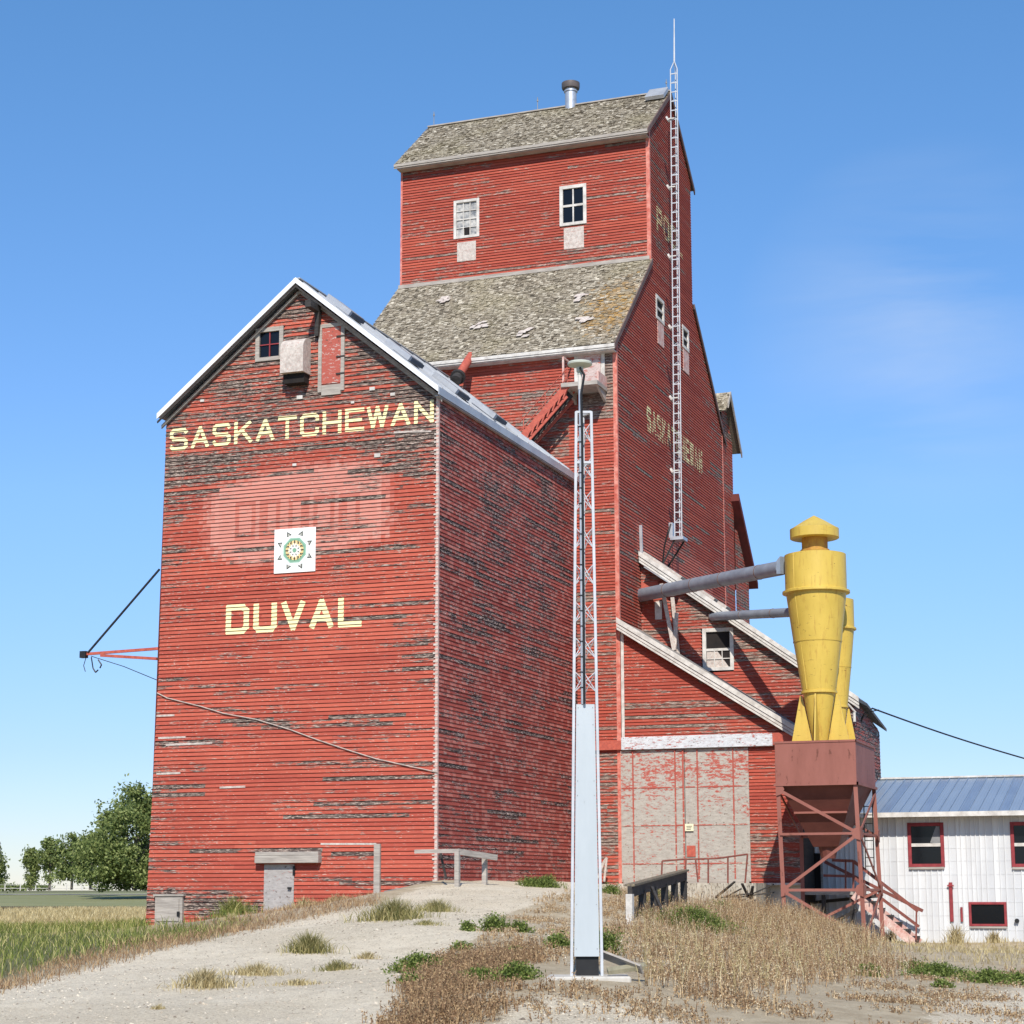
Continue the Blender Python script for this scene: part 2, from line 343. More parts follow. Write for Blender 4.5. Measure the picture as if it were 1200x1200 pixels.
# ---- letters made of strokes, cut course by course so the paint follows the boards
GL={'S':[[(1,.88),(.86,1),(.14,1),(0,.88),(0,.66),(.14,.53),(.86,.49),(1,.37),(1,.12),(.86,0),(.14,0),(0,.12)]],
'A':[[(0,0),(.5,1)],[(.5,1),(1,0)],[(.2,.32),(.8,.32)]],'K':[[(0,0),(0,1)],[(.92,1),(.1,.42)],[(.38,.62),(1,0)]],
'T':[[(0,1),(1,1)],[(.5,1),(.5,0)]],'C':[[(1,.76),(1,.88),(.86,1),(.14,1),(0,.86),(0,.14),(.14,0),(.86,0),(1,.12),(1,.26)]],
'H':[[(0,0),(0,1)],[(1,0),(1,1)],[(0,.48),(1,.48)]],'E':[[(0,0),(0,1)],[(0,1),(1,1)],[(0,.5),(.85,.5)],[(0,0),(1,0)]],
'W':[[(0,1),(.25,0)],[(.25,0),(.5,1)],[(.5,1),(.75,0)],[(.75,0),(1,1)]],'N':[[(0,0),(0,1)],[(0,1),(1,0)],[(1,0),(1,1)]],
'D':[[(0,0),(0,1),(.8,1),(1,.84),(1,.16),(.8,0),(0,0)]],'U':[[(0,1),(0,.14),(.14,0),(.86,0),(1,.14),(1,1)]],
'V':[[(0,1),(.5,0)],[(.5,0),(1,1)]],'L':[[(0,1),(0,0),(1,0)]],'P':[[(0,0),(0,1),(.85,1),(1,.86),(1,.58),(.85,.45),(0,.45)]],'O':[[(.14,1),(.86,1),(1,.86),(1,.14),(.86,0),(.14,0),(0,.14),(0,.86),(.14,1)]]}
def clipz(P,z,keep_above):
    out=[]
    for (a,b) in zip(P,P[1:]+P[:1]):
        ia=(a[1]>=z)==keep_above; ib=(b[1]>=z)==keep_above
        if ia: out.append(a)
        if ia!=ib:
            t=(z-a[1])/(b[1]-a[1]); out.append((a[0]+(b[0]-a[0])*t,z))
    return out
def lettering(mb,text,O,ud,nd,u0,u1,z0,h,pitch,lip,thick=.2,slopez=0.):
    O=Vector(O); ud=Vector(ud); nd=Vector(nd)
    n=len(text); cellw=(u1-u0)/n; gap=cellw*.16; t=h*thick; w=cellw-gap
    q=0
    for i,ch in enumerate(text):
        ww=w*(1.12 if ch=='W' else 1); cu=u0+cellw*(i+.5); lx=cu-ww/2+t/2; sx=ww-t; lz=z0+slopez*i+t/2; sz=h-t
        for pl in GL[ch]:
            for (a,b) in zip(pl[:-1],pl[1:]):
                A=Vector((lx+a[0]*sx,lz+a[1]*sz)); B=Vector((lx+b[0]*sx,lz+b[1]*sz)); d=(B-A).normalized(); e=d*t*(.5 if len(pl)==2 else .38); nn=Vector((-d.y,d.x))*t/2
                if len(pl)==2 and abs(d.x)>.05 and abs(d.y)>.05: e=d*t*.35
                Q=[tuple(A-e-nn),tuple(B+e-nn),tuple(B+e+nn),tuple(A-e+nn)]; q+=1
                zz=[p[1] for p in Q]
                zlo,zhi=lz-t/2,lz+sz+t/2
                for k in range(math.floor(min(zz)/pitch),math.ceil(max(zz)/pitch)):
                    P=clipz(clipz(Q,max(k*pitch+.004,zlo),True) or [],min((k+1)*pitch-.006,zhi),False) if max(zz)>k*pitch else []
                    if len(P)<3: continue
                    mb.poly([O+ud*p[0]+Vector((0,0,p[1]))+nd*(lip+(.002-lip)*((p[1]-k*pitch)/pitch)+.0075+.0004*(q%6)) for p in P])
# ---- windows and rectangles
def rY(x0,y0,x1,y1,Y):
    xm,ym=(x0+x1)/2,(y0+y1)/2; return aY(x0,ym,Y).x,aY(x1,ym,Y).x,aY(xm,y1,Y).z,aY(xm,y0,Y).z
def rX(x0,y0,x1,y1,X):
    xm,ym=(x0+x1)/2,(y0+y1)/2
    return aX(x0,ym,X).y,aX(x1,ym,X).y,aX(xm,y1,X).z,aX(xm,y0,X).z
class Pl:  # a wall plane: u along ud, outwards nd
    def __init__(s,O,ud,nd): s.O=Vector(O); s.u=Vector(ud); s.n=Vector(nd)
    def P(s,u,z,d=0): return s.O+s.u*u+Vector((0,0,z))+s.n*d
    def slab(s,mb,u0,u1,z0,z1,d0,d1): mb.hexa([s.P(u0,z0,d1),s.P(u1,z0,d1),s.P(u1,z0,d0),s.P(u0,z0,d0),s.P(u0,z1,d1),s.P(u1,z1,d1),s.P(u1,z1,d0),s.P(u0,z1,d0)])
def window(pl,parent,r,mat,nx=2,ny=2,fw=.1,bw=.035,pane=None,split=None,lbl=None,sill=None,proud=.05,deep=.05,upmat=None):
    u0,u1,z0,z1=r; m=MB()
    pl.slab(m,u0,u0+fw,z0,z1,-deep,proud); pl.slab(m,u1-fw,u1,z0,z1,-deep,proud)
    pl.slab(m,u0+fw,u1-fw,z1-fw,z1,-deep,proud+.003); pl.slab(m,u0+fw,u1-fw,z0,z0+fw*.9,-deep,proud+.003)
    w=m.build('window',mat,parent,bevel=.006,label=lbl)
    s=MB(); a0,a1,b0,b1=u0+fw,u1-fw,z0+fw*.9,z1-fw
    for i in range(1,nx): u=a0+(a1-a0)*i/nx; pl.slab(s,u-bw/2,u+bw/2,b0,b1,-.03,.015)
    for j in range(1,ny):
        z=b0+(b1-b0)*j/ny; th=bw/2*(1.7 if (split and j==ny//2) else 1); pl.slab(s,a0,a1,z-th,z+th,-.03,.018)
    s.build('sash',sill or mat,w)
    g=MB(); g.poly([pl.P(a0,b0,-.02),pl.P(a1,b0,-.02),pl.P(a1,b1,-.02),pl.P(a0,b1,-.02)]); g.build('pane',pane or M_glass,w)
    return w
def shingles(mb,p00,p10,p01,p11,course=.13,width=.13,stain=None):
    """p00,p10 eave ends, p01,p11 ridge ends"""
    p00,p10,p01,p11=map(Vector,(p00,p10,p01,p11)); n=(p10-p00).cross(p01-p00).normalized()
    if n.z<0: n=-n
    H=((p01-p00).length+(p11-p10).length)/2; rows=int(H/course)
    mb.poly([p00-n*.03,p10-n*.03,p11-n*.03,p01-n*.03],(.1,0,0,1))
    for j in range(rows):
        t0=j/rows; t1=min(1,(j+1.25)/rows)
        A=p00.lerp(p01,t0); B=p10.lerp(p11,t0); C=p00.lerp(p01,t1); D=p10.lerp(p11,t1); W=(B-A).length; u=random.uniform(-width,0); 
        while u<W:
            w=random.uniform(.5,1.45)*width; a=max(0,u)/W; b=min(W,u+w-.008)/W; u+=w
            if b-a<.1*width/W: continue
            l=random.choice((.015,.02,.03,.03,.045)); tl=random.uniform(-.01,.012); dz=(p01-p00).normalized()*random.uniform(-.03,.03)
            q=[A.lerp(B,a)+n*(l+tl)+dz,A.lerp(B,b)+n*(l-tl)+dz,C.lerp(D,b)+n*.006,C.lerp(D,a)+n*.006]
            st=stain((a+b)/2,t0) if stain else 0
            c=(min(1,max(0,random.gauss(.5,.22)+(.4 if random.random()<.02 else 0))),st*random.random(),0,1)
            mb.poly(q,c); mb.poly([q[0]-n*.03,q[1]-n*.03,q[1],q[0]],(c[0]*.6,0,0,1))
# ------------------------------------------------------------------ terrain
C=[]
def cp(x,y,d=None,Y=None,X=None):
    p=aD(x,y,d) if d else (aY(x,y,Y) if Y else aX(x,y,X)); C.append(tuple(p))
for a in [(0,1200,21),(300,1200,20.5),(600,1200,20),(900,1200,20.5),(1200,1200,22),(-300,1200,22),(1500,1200,24),
 (0,1160,27),(200,1150,26),(400,1150,25.5),(680,1147,23.5),(560,1152,23.4),(800,1150,24.5),(900,1158,26),(1200,1160,29),(1500,1150,32),
 (0,1120,36),(120,1105,40),(250,1096,41),(350,1083,42),(450,1072,42),(560,1047,47),(600,1040,51),(620,1036,55),(700,1036,57),
 (760,1043,55),(740,1055,50),(735,1099,40),(800,1072,48),(806,1060,52.5),(850,1064,54),(880,1070,54),(910,1078,54),(960,1088,54),
 (560,1072,37),(600,1098,31),(500,1120,30),(640,1118,28),(700,1090,36),(680,1060,44),(760,1122,31),(850,1122,34),(1000,1132,36),(1200,1130,39),(1100,1113,48),(-200,1140,34),(-200,1100,45),
 (0,1088,58),(100,1087,60),(-200,1085,65),(0,1071,95),(160,1071,95),(-300,1071,95),(1400,1110,50)]: cp(*a)
for x,y in [(172,1089),(250,1080),(310,1068),(350,1066),(400,1059),(443,1048),(512,1032)]: cp(x,y,Y=AY)
for x,y in [(560,1032),(620,1034),(665,1035)]: cp(x,y,X=AX1)
cp(1015,1107,Y=56); cp(1036,1105,Y=59.4)
for x in (1060,1130,1200,1400): cp(x,1104,Y=62)
for X,Y,z in [(-50,48,-1.3),(-50,60,-1.4),(-40,56,-1.3),(-34,60,-1.3),(-30,75,-1.3),(-10,75,-1.6),(10,75,-1.7),(20,62,-1.7),(-30,90,-1.3),(0,8,-1.6),(-15,8,-1.6),(15,10,-1.6),(-20,85,-1.4),(-14,66,-1.0),(-20,66,-.3)]: C.append((X,Y,z))
C=np.array(C); PT=C[:,:2]; 
def tpsk(d2): return np.where(d2>1e-9,.5*d2*np.log(np.maximum(d2,1e-9)),0)
nC=len(C); K=tpsk(((PT[:,None]-PT[None])**2).sum(-1))+np.eye(nC)*.6
Q=np.hstack([np.ones((nC,1)),PT]); AA=np.block([[K,Q],[Q.T,np.zeros((3,3))]]); SOL=np.linalg.solve(AA,np.concatenate([C[:,2],np.zeros(3)]))
def H(X,Y):
    X=np.atleast_1d(np.asarray(X,float)); Y=np.atleast_1d(np.asarray(Y,float)); out=np.empty(len(X))
    for i in range(0,len(X),20000):
        x,y=X[i:i+20000],Y[i:i+20000]; d2=(x[:,None]-PT[None,:,0])**2+(y[:,None]-PT[None,:,1])**2
        out[i:i+20000]=tpsk(d2)@SOL[:nC]+SOL[nC]+SOL[nC+1]*x+SOL[nC+2]*y
    out=np.clip(out,-2.2,.22)
    far=np.clip((Y-85)/25,0,1)+np.clip((np.abs(X+15)-45)/30,0,1)+np.clip((4-Y)/8,0,1); far=np.clip(far,0,1)
    out=out*(1-far)-1.35*far
    near=1-np.clip((Y-60)/10,0,1)
    out+=near*(.025*np.sin(X*1.7+.6*Y)*np.sin(Y*1.3-.4*X)+.012*np.sin(4.1*X+1.3*Y)*np.sin(3.7*Y-1.9*X))
    return out
def gz(x,y): return float(H([x],[y])[0])
def inpoly(px,py,poly):
    r=np.zeros(len(px),bool); n=len(poly)
    for i in range(n):
        x0,y0=poly[i]; x1,y1=poly[(i+1)%n]
        if y0==y1: continue
        r^=((py>=y0)!=(py>=y1))&(px<(x1-x0)*(py-y0)/(y1-y0)+x0)
    return r
def soft(px,py,poly,w):
    acc=np.zeros(len(px)); k=0
    for dx in (-1,-.4,.4,1):
        for dy in (-1,0,1): acc+=inpoly(px+dx*w,py+dy*w*.45,poly); k+=1
    return acc/k
ROAD=[(-900,1210),(-400,1200),(0,1160),(100,1136),(190,1112),(250,1100),(330,1082),(440,1060),(500,1038),(560,1032),(640,1030),(735,1028),(800,1032),(745,1040),(680,1043),(640,1055),(590,1072),(560,1100),(500,1130),(470,1160),(440,1260),(-900,1300)]
ROAD2=[(590,1175),(640,1165),(720,1172),(800,1196),(900,1230),(560,1230)]
ROAD3=[(1090,1170),(1200,1150),(1500,1150),(1500,1300),(1000,1300)]
LEFTG=[(-900,1084),(-200,1084),(170,1080),(172,1090),(250,1082),(310,1078),(250,1096),(150,1112),(60,1132),(0,1150),(-400,1185),(-900,1190)]
LEFTY=[(-900,1066),(180,1066),(180,1092),(60,1094),(-900,1096)]
gx=np.concatenate([-np.geomspace(2500,52,16),np.arange(-50,14,.3),np.geomspace(15,2500,16)])
gy=np.concatenate([[-40,-20,0,8],np.arange(12,64,.26),np.arange(64,115,1.2),np.geomspace(118,9000,22)])
GX,GY=np.meshgrid(gx,gy); X=GX.ravel(); Y=GY.ravel(); Z=H(X,Y)
V=np.stack([X,Y,Z],1); px,py=projn(np.where(Y[:,None]<2,np.array([[0,2,-1.6]]),V))
front=(Y>6)
mk=np.zeros((len(X),4),np.float32); mk[:,3]=1
g=np.maximum.reduce([soft(px,py,ROAD,14),soft(px,py,ROAD2,16)*.75,soft(px,py,ROAD3,20)*.62])
mk[:,0]=np.where(front,g,.3); mk[:,1]=np.where(front&(Y<100),soft(px,py,LEFTG,8),0)*.9
mk[:,2]=np.where(front&(Y<110),soft(px,py,LEFTY,4),0)
mk[:,0]=np.where(Y>62,.1,mk[:,0]); mk[:,1]=np.where(Y>100,.8,mk[:,1]); 
nx_,ny_=len(gx),len(gy); idx=np.arange(nx_*ny_).reshape(ny_,nx_)
F=np.stack([idx[:-1,:-1],idx[:-1,1:],idx[1:,1:],idx[1:,:-1]],-1).reshape(-1,4)
me=bpy.data.meshes.new('ground'); me.from_pydata(V.tolist(),[],F.tolist()); me.materials.append(M_ground)
at=me.attributes.new('mask','FLOAT_COLOR','POINT'); at.data.foreach_set('color',mk.ravel()); me.polygons.foreach_set('use_smooth',[True]*len(me.polygons))
go=bpy.data.objects.new('ground',me); COL.objects.link(go); tag(go,kind='structure')
# grass bank beyond the field
mb=MB(); ys=[108,112,118,128,140,152,400]; zs=[-1.4,-1.15,-1.02,-.85,-.6,-.42,-.55]
rb=random.Random(3)
for i in range(len(ys)-1):
    for k in range(60):
        x0=-200+k*4; x1=x0+4; mb.poly([(x0,ys[i],zs[i]),(x1,ys[i],zs[i]),(x1,ys[i+1],zs[i+1]),(x0,ys[i+1],zs[i+1])])
M_bank=simple('bank_grass',(.17,.18,.075),c2=(.26,.25,.12),sc=.6,stretch=(.15,1,1),rough=1,spots=((.1,.12,.04),.6))
mb.build('grass_bank',M_bank,kind='structure')
mb=MB(); mb.poly([(-200,150,-.405),(0,150,-.405),(0,170,-.41),(-200,170,-.41)]); mb.build('far_road',simple('road_dust',(.5,.46,.38),c2=(.42,.38,.3)),kind='structure')
# ------------------------------------------------------------------ grain elevator (tall tower)
T=thing('grain_elevator',(TX,TY,0),'tall red wooden grain elevator with shingled cupola rising behind the annex','grain elevator')
FP=Pl((0,TY,0),(1,0,0),(0,-1,0)); CP=Pl((0,CY1,0),(1,0,0),(0,-1,0)); SP=Pl((TX,0,0),(0,1,0),(1,0,0))
def wt(u,z):
    w=.12+.12*math.sin(u*.7+z*.31)*math.sin(z*.9)
    if u>TX-1.2 and ZME-2.6<z<ZME-.1: w=.62
    if -26<u<-20 and 14.5<z<16.8: w=.36
    if z<9: w+=.08
    if z<4.4: w+=.15
    return w,0
m=MB(); siding(m,(0,TY,0),(1,0,0),(0,-1,0),[(TLX,-.1),(TX,-.1),(TX,ZME),(TLX,ZME)],.108,.033,wearf=wt); m.build('front_wall',MS_T,T,col_=True)
wA=rY(532,234,562,279,CY1); wB=rY(656,217,687.5,264,CY1)
sw1=rX(768,349,777.5,377,TX); sw2=rX(799,384,806.5,410,TX)
def wc(u,z):
    return (.06+.1*max(0,math.sin(u*1.3+z*2))+(.25 if z<ZCB+.8 and u<TLX+3 else 0)),0
m=MB(); siding(m,(0,CY1,0),(1,0,0),(0,-1,0),[(TLX,ZCB-.1),(TX,ZCB-.1),(TX,ZCE),(TLX,ZCE)],.108,.033,openings=[wA,wB],wearf=wc); m.build('cupola_wall',MS_T,T,col_=True)
CM=(CY1+CY2)/2
def ws(u,z):
    w=.1+.1*math.sin(u*.9+z*.2); pk=0
    if 62.5<u<73 and 6.5<z<12.5: pk=.4
    return w,pk
m=MB(); siding(m,(TX,0,0),(0,1,0),(1,0,0),[(TY,0),(TY,ZME),(CY1,ZCB),(CY1,ZCE),(CM,ZCP),(CY2,ZCE),(CY2,ZCB),(TY2,ZME),(TY2,0)],.108,.025,openings=[sw1,sw2],wearf=ws,cell=.3,jit=.002); m.build('side_wall',MS_T,T,col_=True)
m=MB(); plainwall(m,[(TLX,TY2,-.5),(TX,TY2,-.5),(TX,TY2,ZME),(TLX,TY2,ZME)]); plainwall(m,[(TLX,CY2,ZCB-.2),(TX,CY2,ZCB-.2),(TX,CY2,ZCE),(TLX,CY2,ZCE)])
m.poly([(TLX,TY,-.5),(TLX,TY2,-.5),(TLX,TY2,ZME),(TLX,CY2,ZCB),(TLX,CY2,ZCE),(TLX,CM,ZCP),(TLX,CY1,ZCE),(TLX,CY1,ZCB),(TLX,TY,ZME)],(.1,0,.5,1)); m.build('rear_wall',MS_T,T,col_=True)
# roofs
def stainf(a,t): return max(0,min(1,1.15-((a-.93)/.11)**2-((t-.42)/.36)**2+random.gauss(0,.35)))
ov=.13; k1=(ZCB-ZME)/(CY1-TY); k2=(ZCP-ZCE)/(CM-CY1)
m=MB(); e=.42
shingles(m,(TLX-ov,TY-e,ZME-e*k1+.16),(TX+ov*.55,TY-e,ZME-e*k1+.16),(TLX-ov,CY1+.02,ZCB+.16),(TX+ov*.55,CY1+.02,ZCB+.16),stain=stainf)
shingles(m,(TX+ov*.4,TY2+e,ZME-e*k1+.16),(TLX-ov,TY2+e,ZME-e*k1+.16),(TX+ov*.4,CY2,ZCB+.16),(TLX-ov,CY2,ZCB+.16),course=.3,width=.6); rf=m.build('roof',M_sh,T,col_=True,label='wide lower shingled roof below the cupola, with orange lichen')
m=MB(); shingles(m,(TLX-ov,CY1-e,ZCE-e*k2+.15),(TX+ov*.55,CY1-e,ZCE-e*k2+.15),(TLX-ov,CM,ZCP+.15),(TX+ov*.55,CM,ZCP+.15))
shingles(m,(TX+ov*.4,CY2+e,ZCE-e*k2+.15),(TLX-ov,CY2+e,ZCE-e*k2+.15),(TX+ov*.4,CM,ZCP+.15),(TLX-ov,CM,ZCP+.15),course=.3,width=.6); rf2=m.build('roof',M_sh,T,col_=True,label='shingled gable roof on top of the cupola')
# white patches on lower roof
m=MB()
for (x,y,s_) in [(561,382,.3),(615,389,.28),(684,375,.3),(678,349,.22),(520,352,.22)]:
    # put on slope plane
    Yy=TY+1.2 if y>370 else TY+2.8
    p=aY(x,y,Yy)
    for it in range(12):
        zt=ZME+(Yy-TY)*k1+.2; Yy+= (p.z-zt)/ (k1+.6); p=aY(x,y,Yy)
    d=Vector((0,1,k1)).normalized(); nn=Vector((0,-k1,1)).normalized()*.05
    for q in range(9):
        o=p+Vector((random.gauss(0,s_*.45),0,0))+d*random.gauss(0,.16); a_=random.uniform(.07,.15); b_=random.uniform(.05,.1); kx=random.uniform(0,.12)
        m.poly([o+nn+Vector((-a_,0,0))-d*b_,o+nn+Vector((a_,0,0))-d*b_,o+nn+Vector((a_+kx,0,0))+d*b_,o+nn+Vector((-a_+kx,0,0))+d*b_]); nn=nn*1.01
m.build('bare_patch',M_paleboard,rf)
m=MB(); xr=TX+ov*.6; xl=TLX-ov
for (yy,zz,mm) in ((TY-e,ZME-e*k1,M_white),(CY1-e,ZCE-e*k2,M_greyw)):
    m=MB()
    m.box((xl,yy-.03,zz-.03),(xr,yy+.02,zz+.15)); m.box((xl,yy-.06,zz+.03),(xr,yy-.032,zz+.12)); m.box((xl+.1,yy+.022,zz-.06),(xr-.05,TY+.01 if yy<61 else CY1+.01,zz-.032)); m.build('eave_fascia',mm,T,split=True)
m=MB()
for sx in (xr-.02,):
    for (ya,za,yb,zb) in ((TY-e,ZME-e*k1,CY1,ZCB),(CY1-e,ZCE-e*k2,CM,ZCP),(CM,ZCP,CY2+e,ZCE-e*k2),(CY2,ZCB,TY2+e,ZME-e*k1)):
        m.prism([(sx,ya,za-.04),(sx,yb,zb-.04),(sx,yb,zb+.17),(sx,ya,za+.17)],(.045,0,0))
m.build('rake_board',simple('rake_dark',(.16,.10,.085),c2=(.09,.06,.05)),T,split=True)
m=MB(); m.bar((xl,CM,ZCP+.17),(xr,CM,ZCP+.17),.22,.05); m.bar((xl+.05,CY1-.04,ZCB+.2),(xr-.1,CY1-.04,ZCB+.2),.05,.14); m.build('ridge_cap',M_greyw,T,split=True)
m=MB()
m.box((TX-.11,TY-.035,0),(TX+.03,TY-.02,ZME)); m.box((TX+.012,TY-.02,0),(TX+.03,TY+.08,ZME)); m.box((TX-.11,CY1-.035,ZCB),(TX+.03,CY1-.02,ZCE)); m.box((TX+.012,CY1-.02,ZCB),(TX+.03,CY1+.08,ZCE)); m.box((TLX-.02,CY1-.035,ZCB),(TLX+.06,CY1-.02,ZCE))
m.box((TX+.012,TY2-.05,4),(TX+.03,TY2+.08,ZME)); m.build('corner_trim',M_trimred,T,split=True)
w=window(CP,T,wA,M_white,3,4,.11,.03,M_dust,True,'six light cupola window with white frame and a broken lower pane')
m=MB(); cx=(wA[0]+wA[1])/2; m.box((cx-.09,CY1-.03,wA[2]+.13),(cx+.12,CY1+.005,wA[2]+.42)); m.build('missing_pane',M_dark,w)
window(CP,T,wB,M_white,2,2,.13,.05,M_glass,True,'black glassed cupola window with white cross bars')
for r in ((536,283.5,558,306),(661,266.5,684.5,291.5)):
    u0,u1,z0,z1=rY(*r,CY1); m=MB(); CP.slab(m,u0,u1,z0,z1,0,.035); o=m.build('vent_panel',M_paleboard,T,bevel=.005)
for sw in (sw1,sw2): window(SP,T,sw,M_white,1,2,.14,.05,M_dark,True,proud=.04)
for r in ((770,379,777,405),(800,412,806.5,437)):
    u0,u1,z0,z1=rX(*r,TX); m=MB(); SP.slab(m,u0,u1,z0,z1,0,.035); m.build('vent_panel',M_trimpale,T)
# vent stack
p=aY(669,127,CM); m=MB(); zt=aY(669,104,CM).z; z0=ZCP-.2
m.lathe(p.x,CM,[(z0,.23),(zt-.15,.23),(zt-.15,.27),(zt-.1,.27),(zt-.1,.23),(zt,.23)],24); vs=m.build('vent_stack',M_galv,T,smooth=True)
m=MB(); m.lathe(p.x,CM,[(zt-.02,.2),(zt-.02,.34),(zt+.05,.36),(zt+.22,.36),(zt+.26,.25),(zt+.3,.0)],24); m.build('vent_cap',simple('dark_cap',(.08,.075,.075),c2=(.14,.11,.1),rough=.5),vs,smooth=True)
p=aY(770,111,CM-.5); m=MB(); a=Vector((p.x,CM-.55,ZCP-.55*k2+.36)); d=Vector((0,1,k2)).normalized()
m.bar(a-d*.45,a+d*.45,.75,.16,up=(0,-k2,1)); m.build('roof_hatch',M_metalroof,T,bevel=.01)
for (x,y0,y1) in ((508.5,146,131),(630,124,114),(781,107,93)):
    b=aY(x,y0,CM); t=aY(x,y1,CM); m=MB(); m.tube((b.x,CM,ZCP+.1),(b.x,CM,t.z),.015,5); m.tube((b.x,CM,t.z-.18),(b.x,CM,t.z-.1),.035,6); m.build('lightning_rod',M_rod,T)
# loading door, platform, ladder chute, spout
u0,u1,z0,z1=rY(673.5,397,709,456,TY); m=MB(); FP.slab(m,u0,u1,z0,z1,0,.05); fr=m.build('loading_door',M_white,T)
m=MB(); FP.slab(m,u0+.14,u1-.14,z0+.05,z1-.12,.052,.09); m.build('door_panel',M_door4,fr)
m=MB(); zb=z0-.02; m.box((u0-.12,TY-1.15,zb-.14),(u1+.08,TY-.03,zb)); 
for xx in (u0,u1-.05): m.prism([(xx,TY-.03,zb-.5),(xx,TY-.03,zb-.14),(xx,TY-.9,zb-.14)],(.08,0,0))
pf=m.build('platform',M_greyw,T); 
m=MB(); m.box((u1+.02,TY-1.0,zb),(u1+.08,TY-.04,zb+.35)); m.box((u0-.12,TY-1.0,zb),(u0-.06,TY-.94,zb+.95)); m.bar((u0-.09,TY-.97,zb+.95),(u0-.09,TY-.03,zb+.95),.05); m.build('platform_rail',M_trimpale,pf,split=True)
A=aY(668,459,TY-.75); B=aY(612,523,TY-.75); d=(B-A).normalized(); m=MB()
for yy in (-.3,.3):
    o=Vector((0,yy,.14)); m.bar(A+o,B+o,.05,.22,up=(0,0,1)); o=Vector((0,yy,-.24)); m.bar(A+o,B+o,.05,.09,up=(0,0,1))
ch=m.build('ladder_chute',M_orange,T,split=True)
m=MB(); m.bar(A+Vector((0,.02,-.06)),B+Vector((0,.02,-.06)),.04,.3,up=(0,0,1)); m.build('chute_floor',M_darkw,ch)
n=9
for i in range(n):
    q=A.lerp(B,(i+.5)/n)+Vector((0,-.3,0)); m=MB(); m.bar(q+Vector((-.04,0,-.22)),q+Vector((.06,0,.05)),.05,.11,up=(0,1,0)); m.build('tread',M_orange,ch)
m=MB()
for yy in (-.3,): 
    for hh in (.75,.42):
        m.tube(A+Vector((0,yy,hh)),B+Vector((0,yy,hh)),.018,5)
for i in range(3):
    q=A.lerp(B,i/2.2); m.tube(q+Vector((0,-.3,0)),q+Vector((0,-.3,.78)),.018,5)
m.build('handrail',M_orange,ch,split=True)
A=aY(552,417,TY-.05); B=aY(537,441,TY-1.6); m=MB(); m.tube(A,B,.15,14); sp=m.build('grain_spout',M_orange,T,smooth=True)
d=(B-A).normalized(); m=MB(); m.tube(B-d*.02,B+d*.12,.26,16); m.tube(B+d*.12,B+d*.42,.19,14); m.build('spout_collar',M_darkw,sp,smooth=True,split=True)
# lettering on the side
m=MB(); r=rX(757,492,822,520,TX)
lettering(m,'SASKATCHEWAN',(TX,0,0),(0,1,0),(1,0,0),r[0],r[1],aX(758,505,TX).z,.95,.108,.025,.2)
r2=rX(768,250,796,250,TX)
lettering(m,'POOL',(TX,0,0),(0,1,0),(1,0,0),r2[0],r2[1]+.4,aX(768,268,TX).z,.95,.108,.025,.2)
m.build('lettering',M_letter2,T)
# ------------------------------------------------------------------ antenna mast on the elevator side
zb=12.75; MX=TX+.75; b0=aX(795.5,630,MX); t0=aX(790.2,82,MX); tip=aX(790,22,MX)
AM=thing('antenna_mast',(MX,b0.y,zb),'tall thin white lattice radio mast clamped to the elevator side wall','antenna mast')
def mp(t,dx,dy): c=b0.lerp(t0,t); return Vector((c.x+dx,c.y+dy,c.z))
m=MB(); legs=[(-.13,-.08),(.13,-.08),(0,.14)]
for lx,ly in legs: m.tube(mp(0,lx,ly),mp(1,lx,ly),.022,6)
m.build('mast_leg',M_legs,AM,split=True)
m=MB(); nR=49
for i in range(nR):
    t=(i+.5)/nR
    m.bar(mp(t,-.13,-.08),mp(t,.13,-.08),.03,.035); pass
    if i%2: m.bar(mp(t,-.13,-.08),mp(t+.5/nR,0,.14),.014); 
m.build('rung',M_legs,AM)
m=MB()
for lx,ly in legs: m.tube(mp(1,lx,ly),mp(1.02,0,0),.018,6)
m.tube(mp(1.018,0,0),tip,.035,8,.02); m.build('whip',M_legs,AM)
m=MB(); c0=mp(0,0,0); m.box(c0+Vector((-.24,-.3,-.12)),c0+Vector((.24,.3,.0))); m.box(c0+Vector((-.34,-.1,0)),c0+Vector((-.2,.1,.55))); m.build('mast_base',M_galv,AM,split=True)
m=MB(); m.path([c0+Vector((-.26,-.1,.5)),c0+Vector((-.34,-.2,.2)),c0+Vector((-.5,-.15,-.3)),c0+Vector((-.65,0,-1.2))],.03); m.bar(c0+Vector((.15,.2,-.1)),c0+Vector((-.72,.3,-1.3)),.05); m.bar(c0+Vector((-.1,-.2,-.1)),c0+Vector((-.72,-.25,-1.3)),.05); m.build('mast_bracket',M_black,AM,split=True)
for y in (140,220,301,384,467,552):
    q=aX(788.5+(y-140)*.013-1,y,MX-.1); m=MB(); m.tube(q+Vector((-.1,-.1,0)),q+Vector((-.16,-.1,-.03)),.13,10); m.bar(q+Vector((-.1,-.1,0)),q+Vector((.12,-.1,0)),.04); m.build('insulator',M_white,AM)
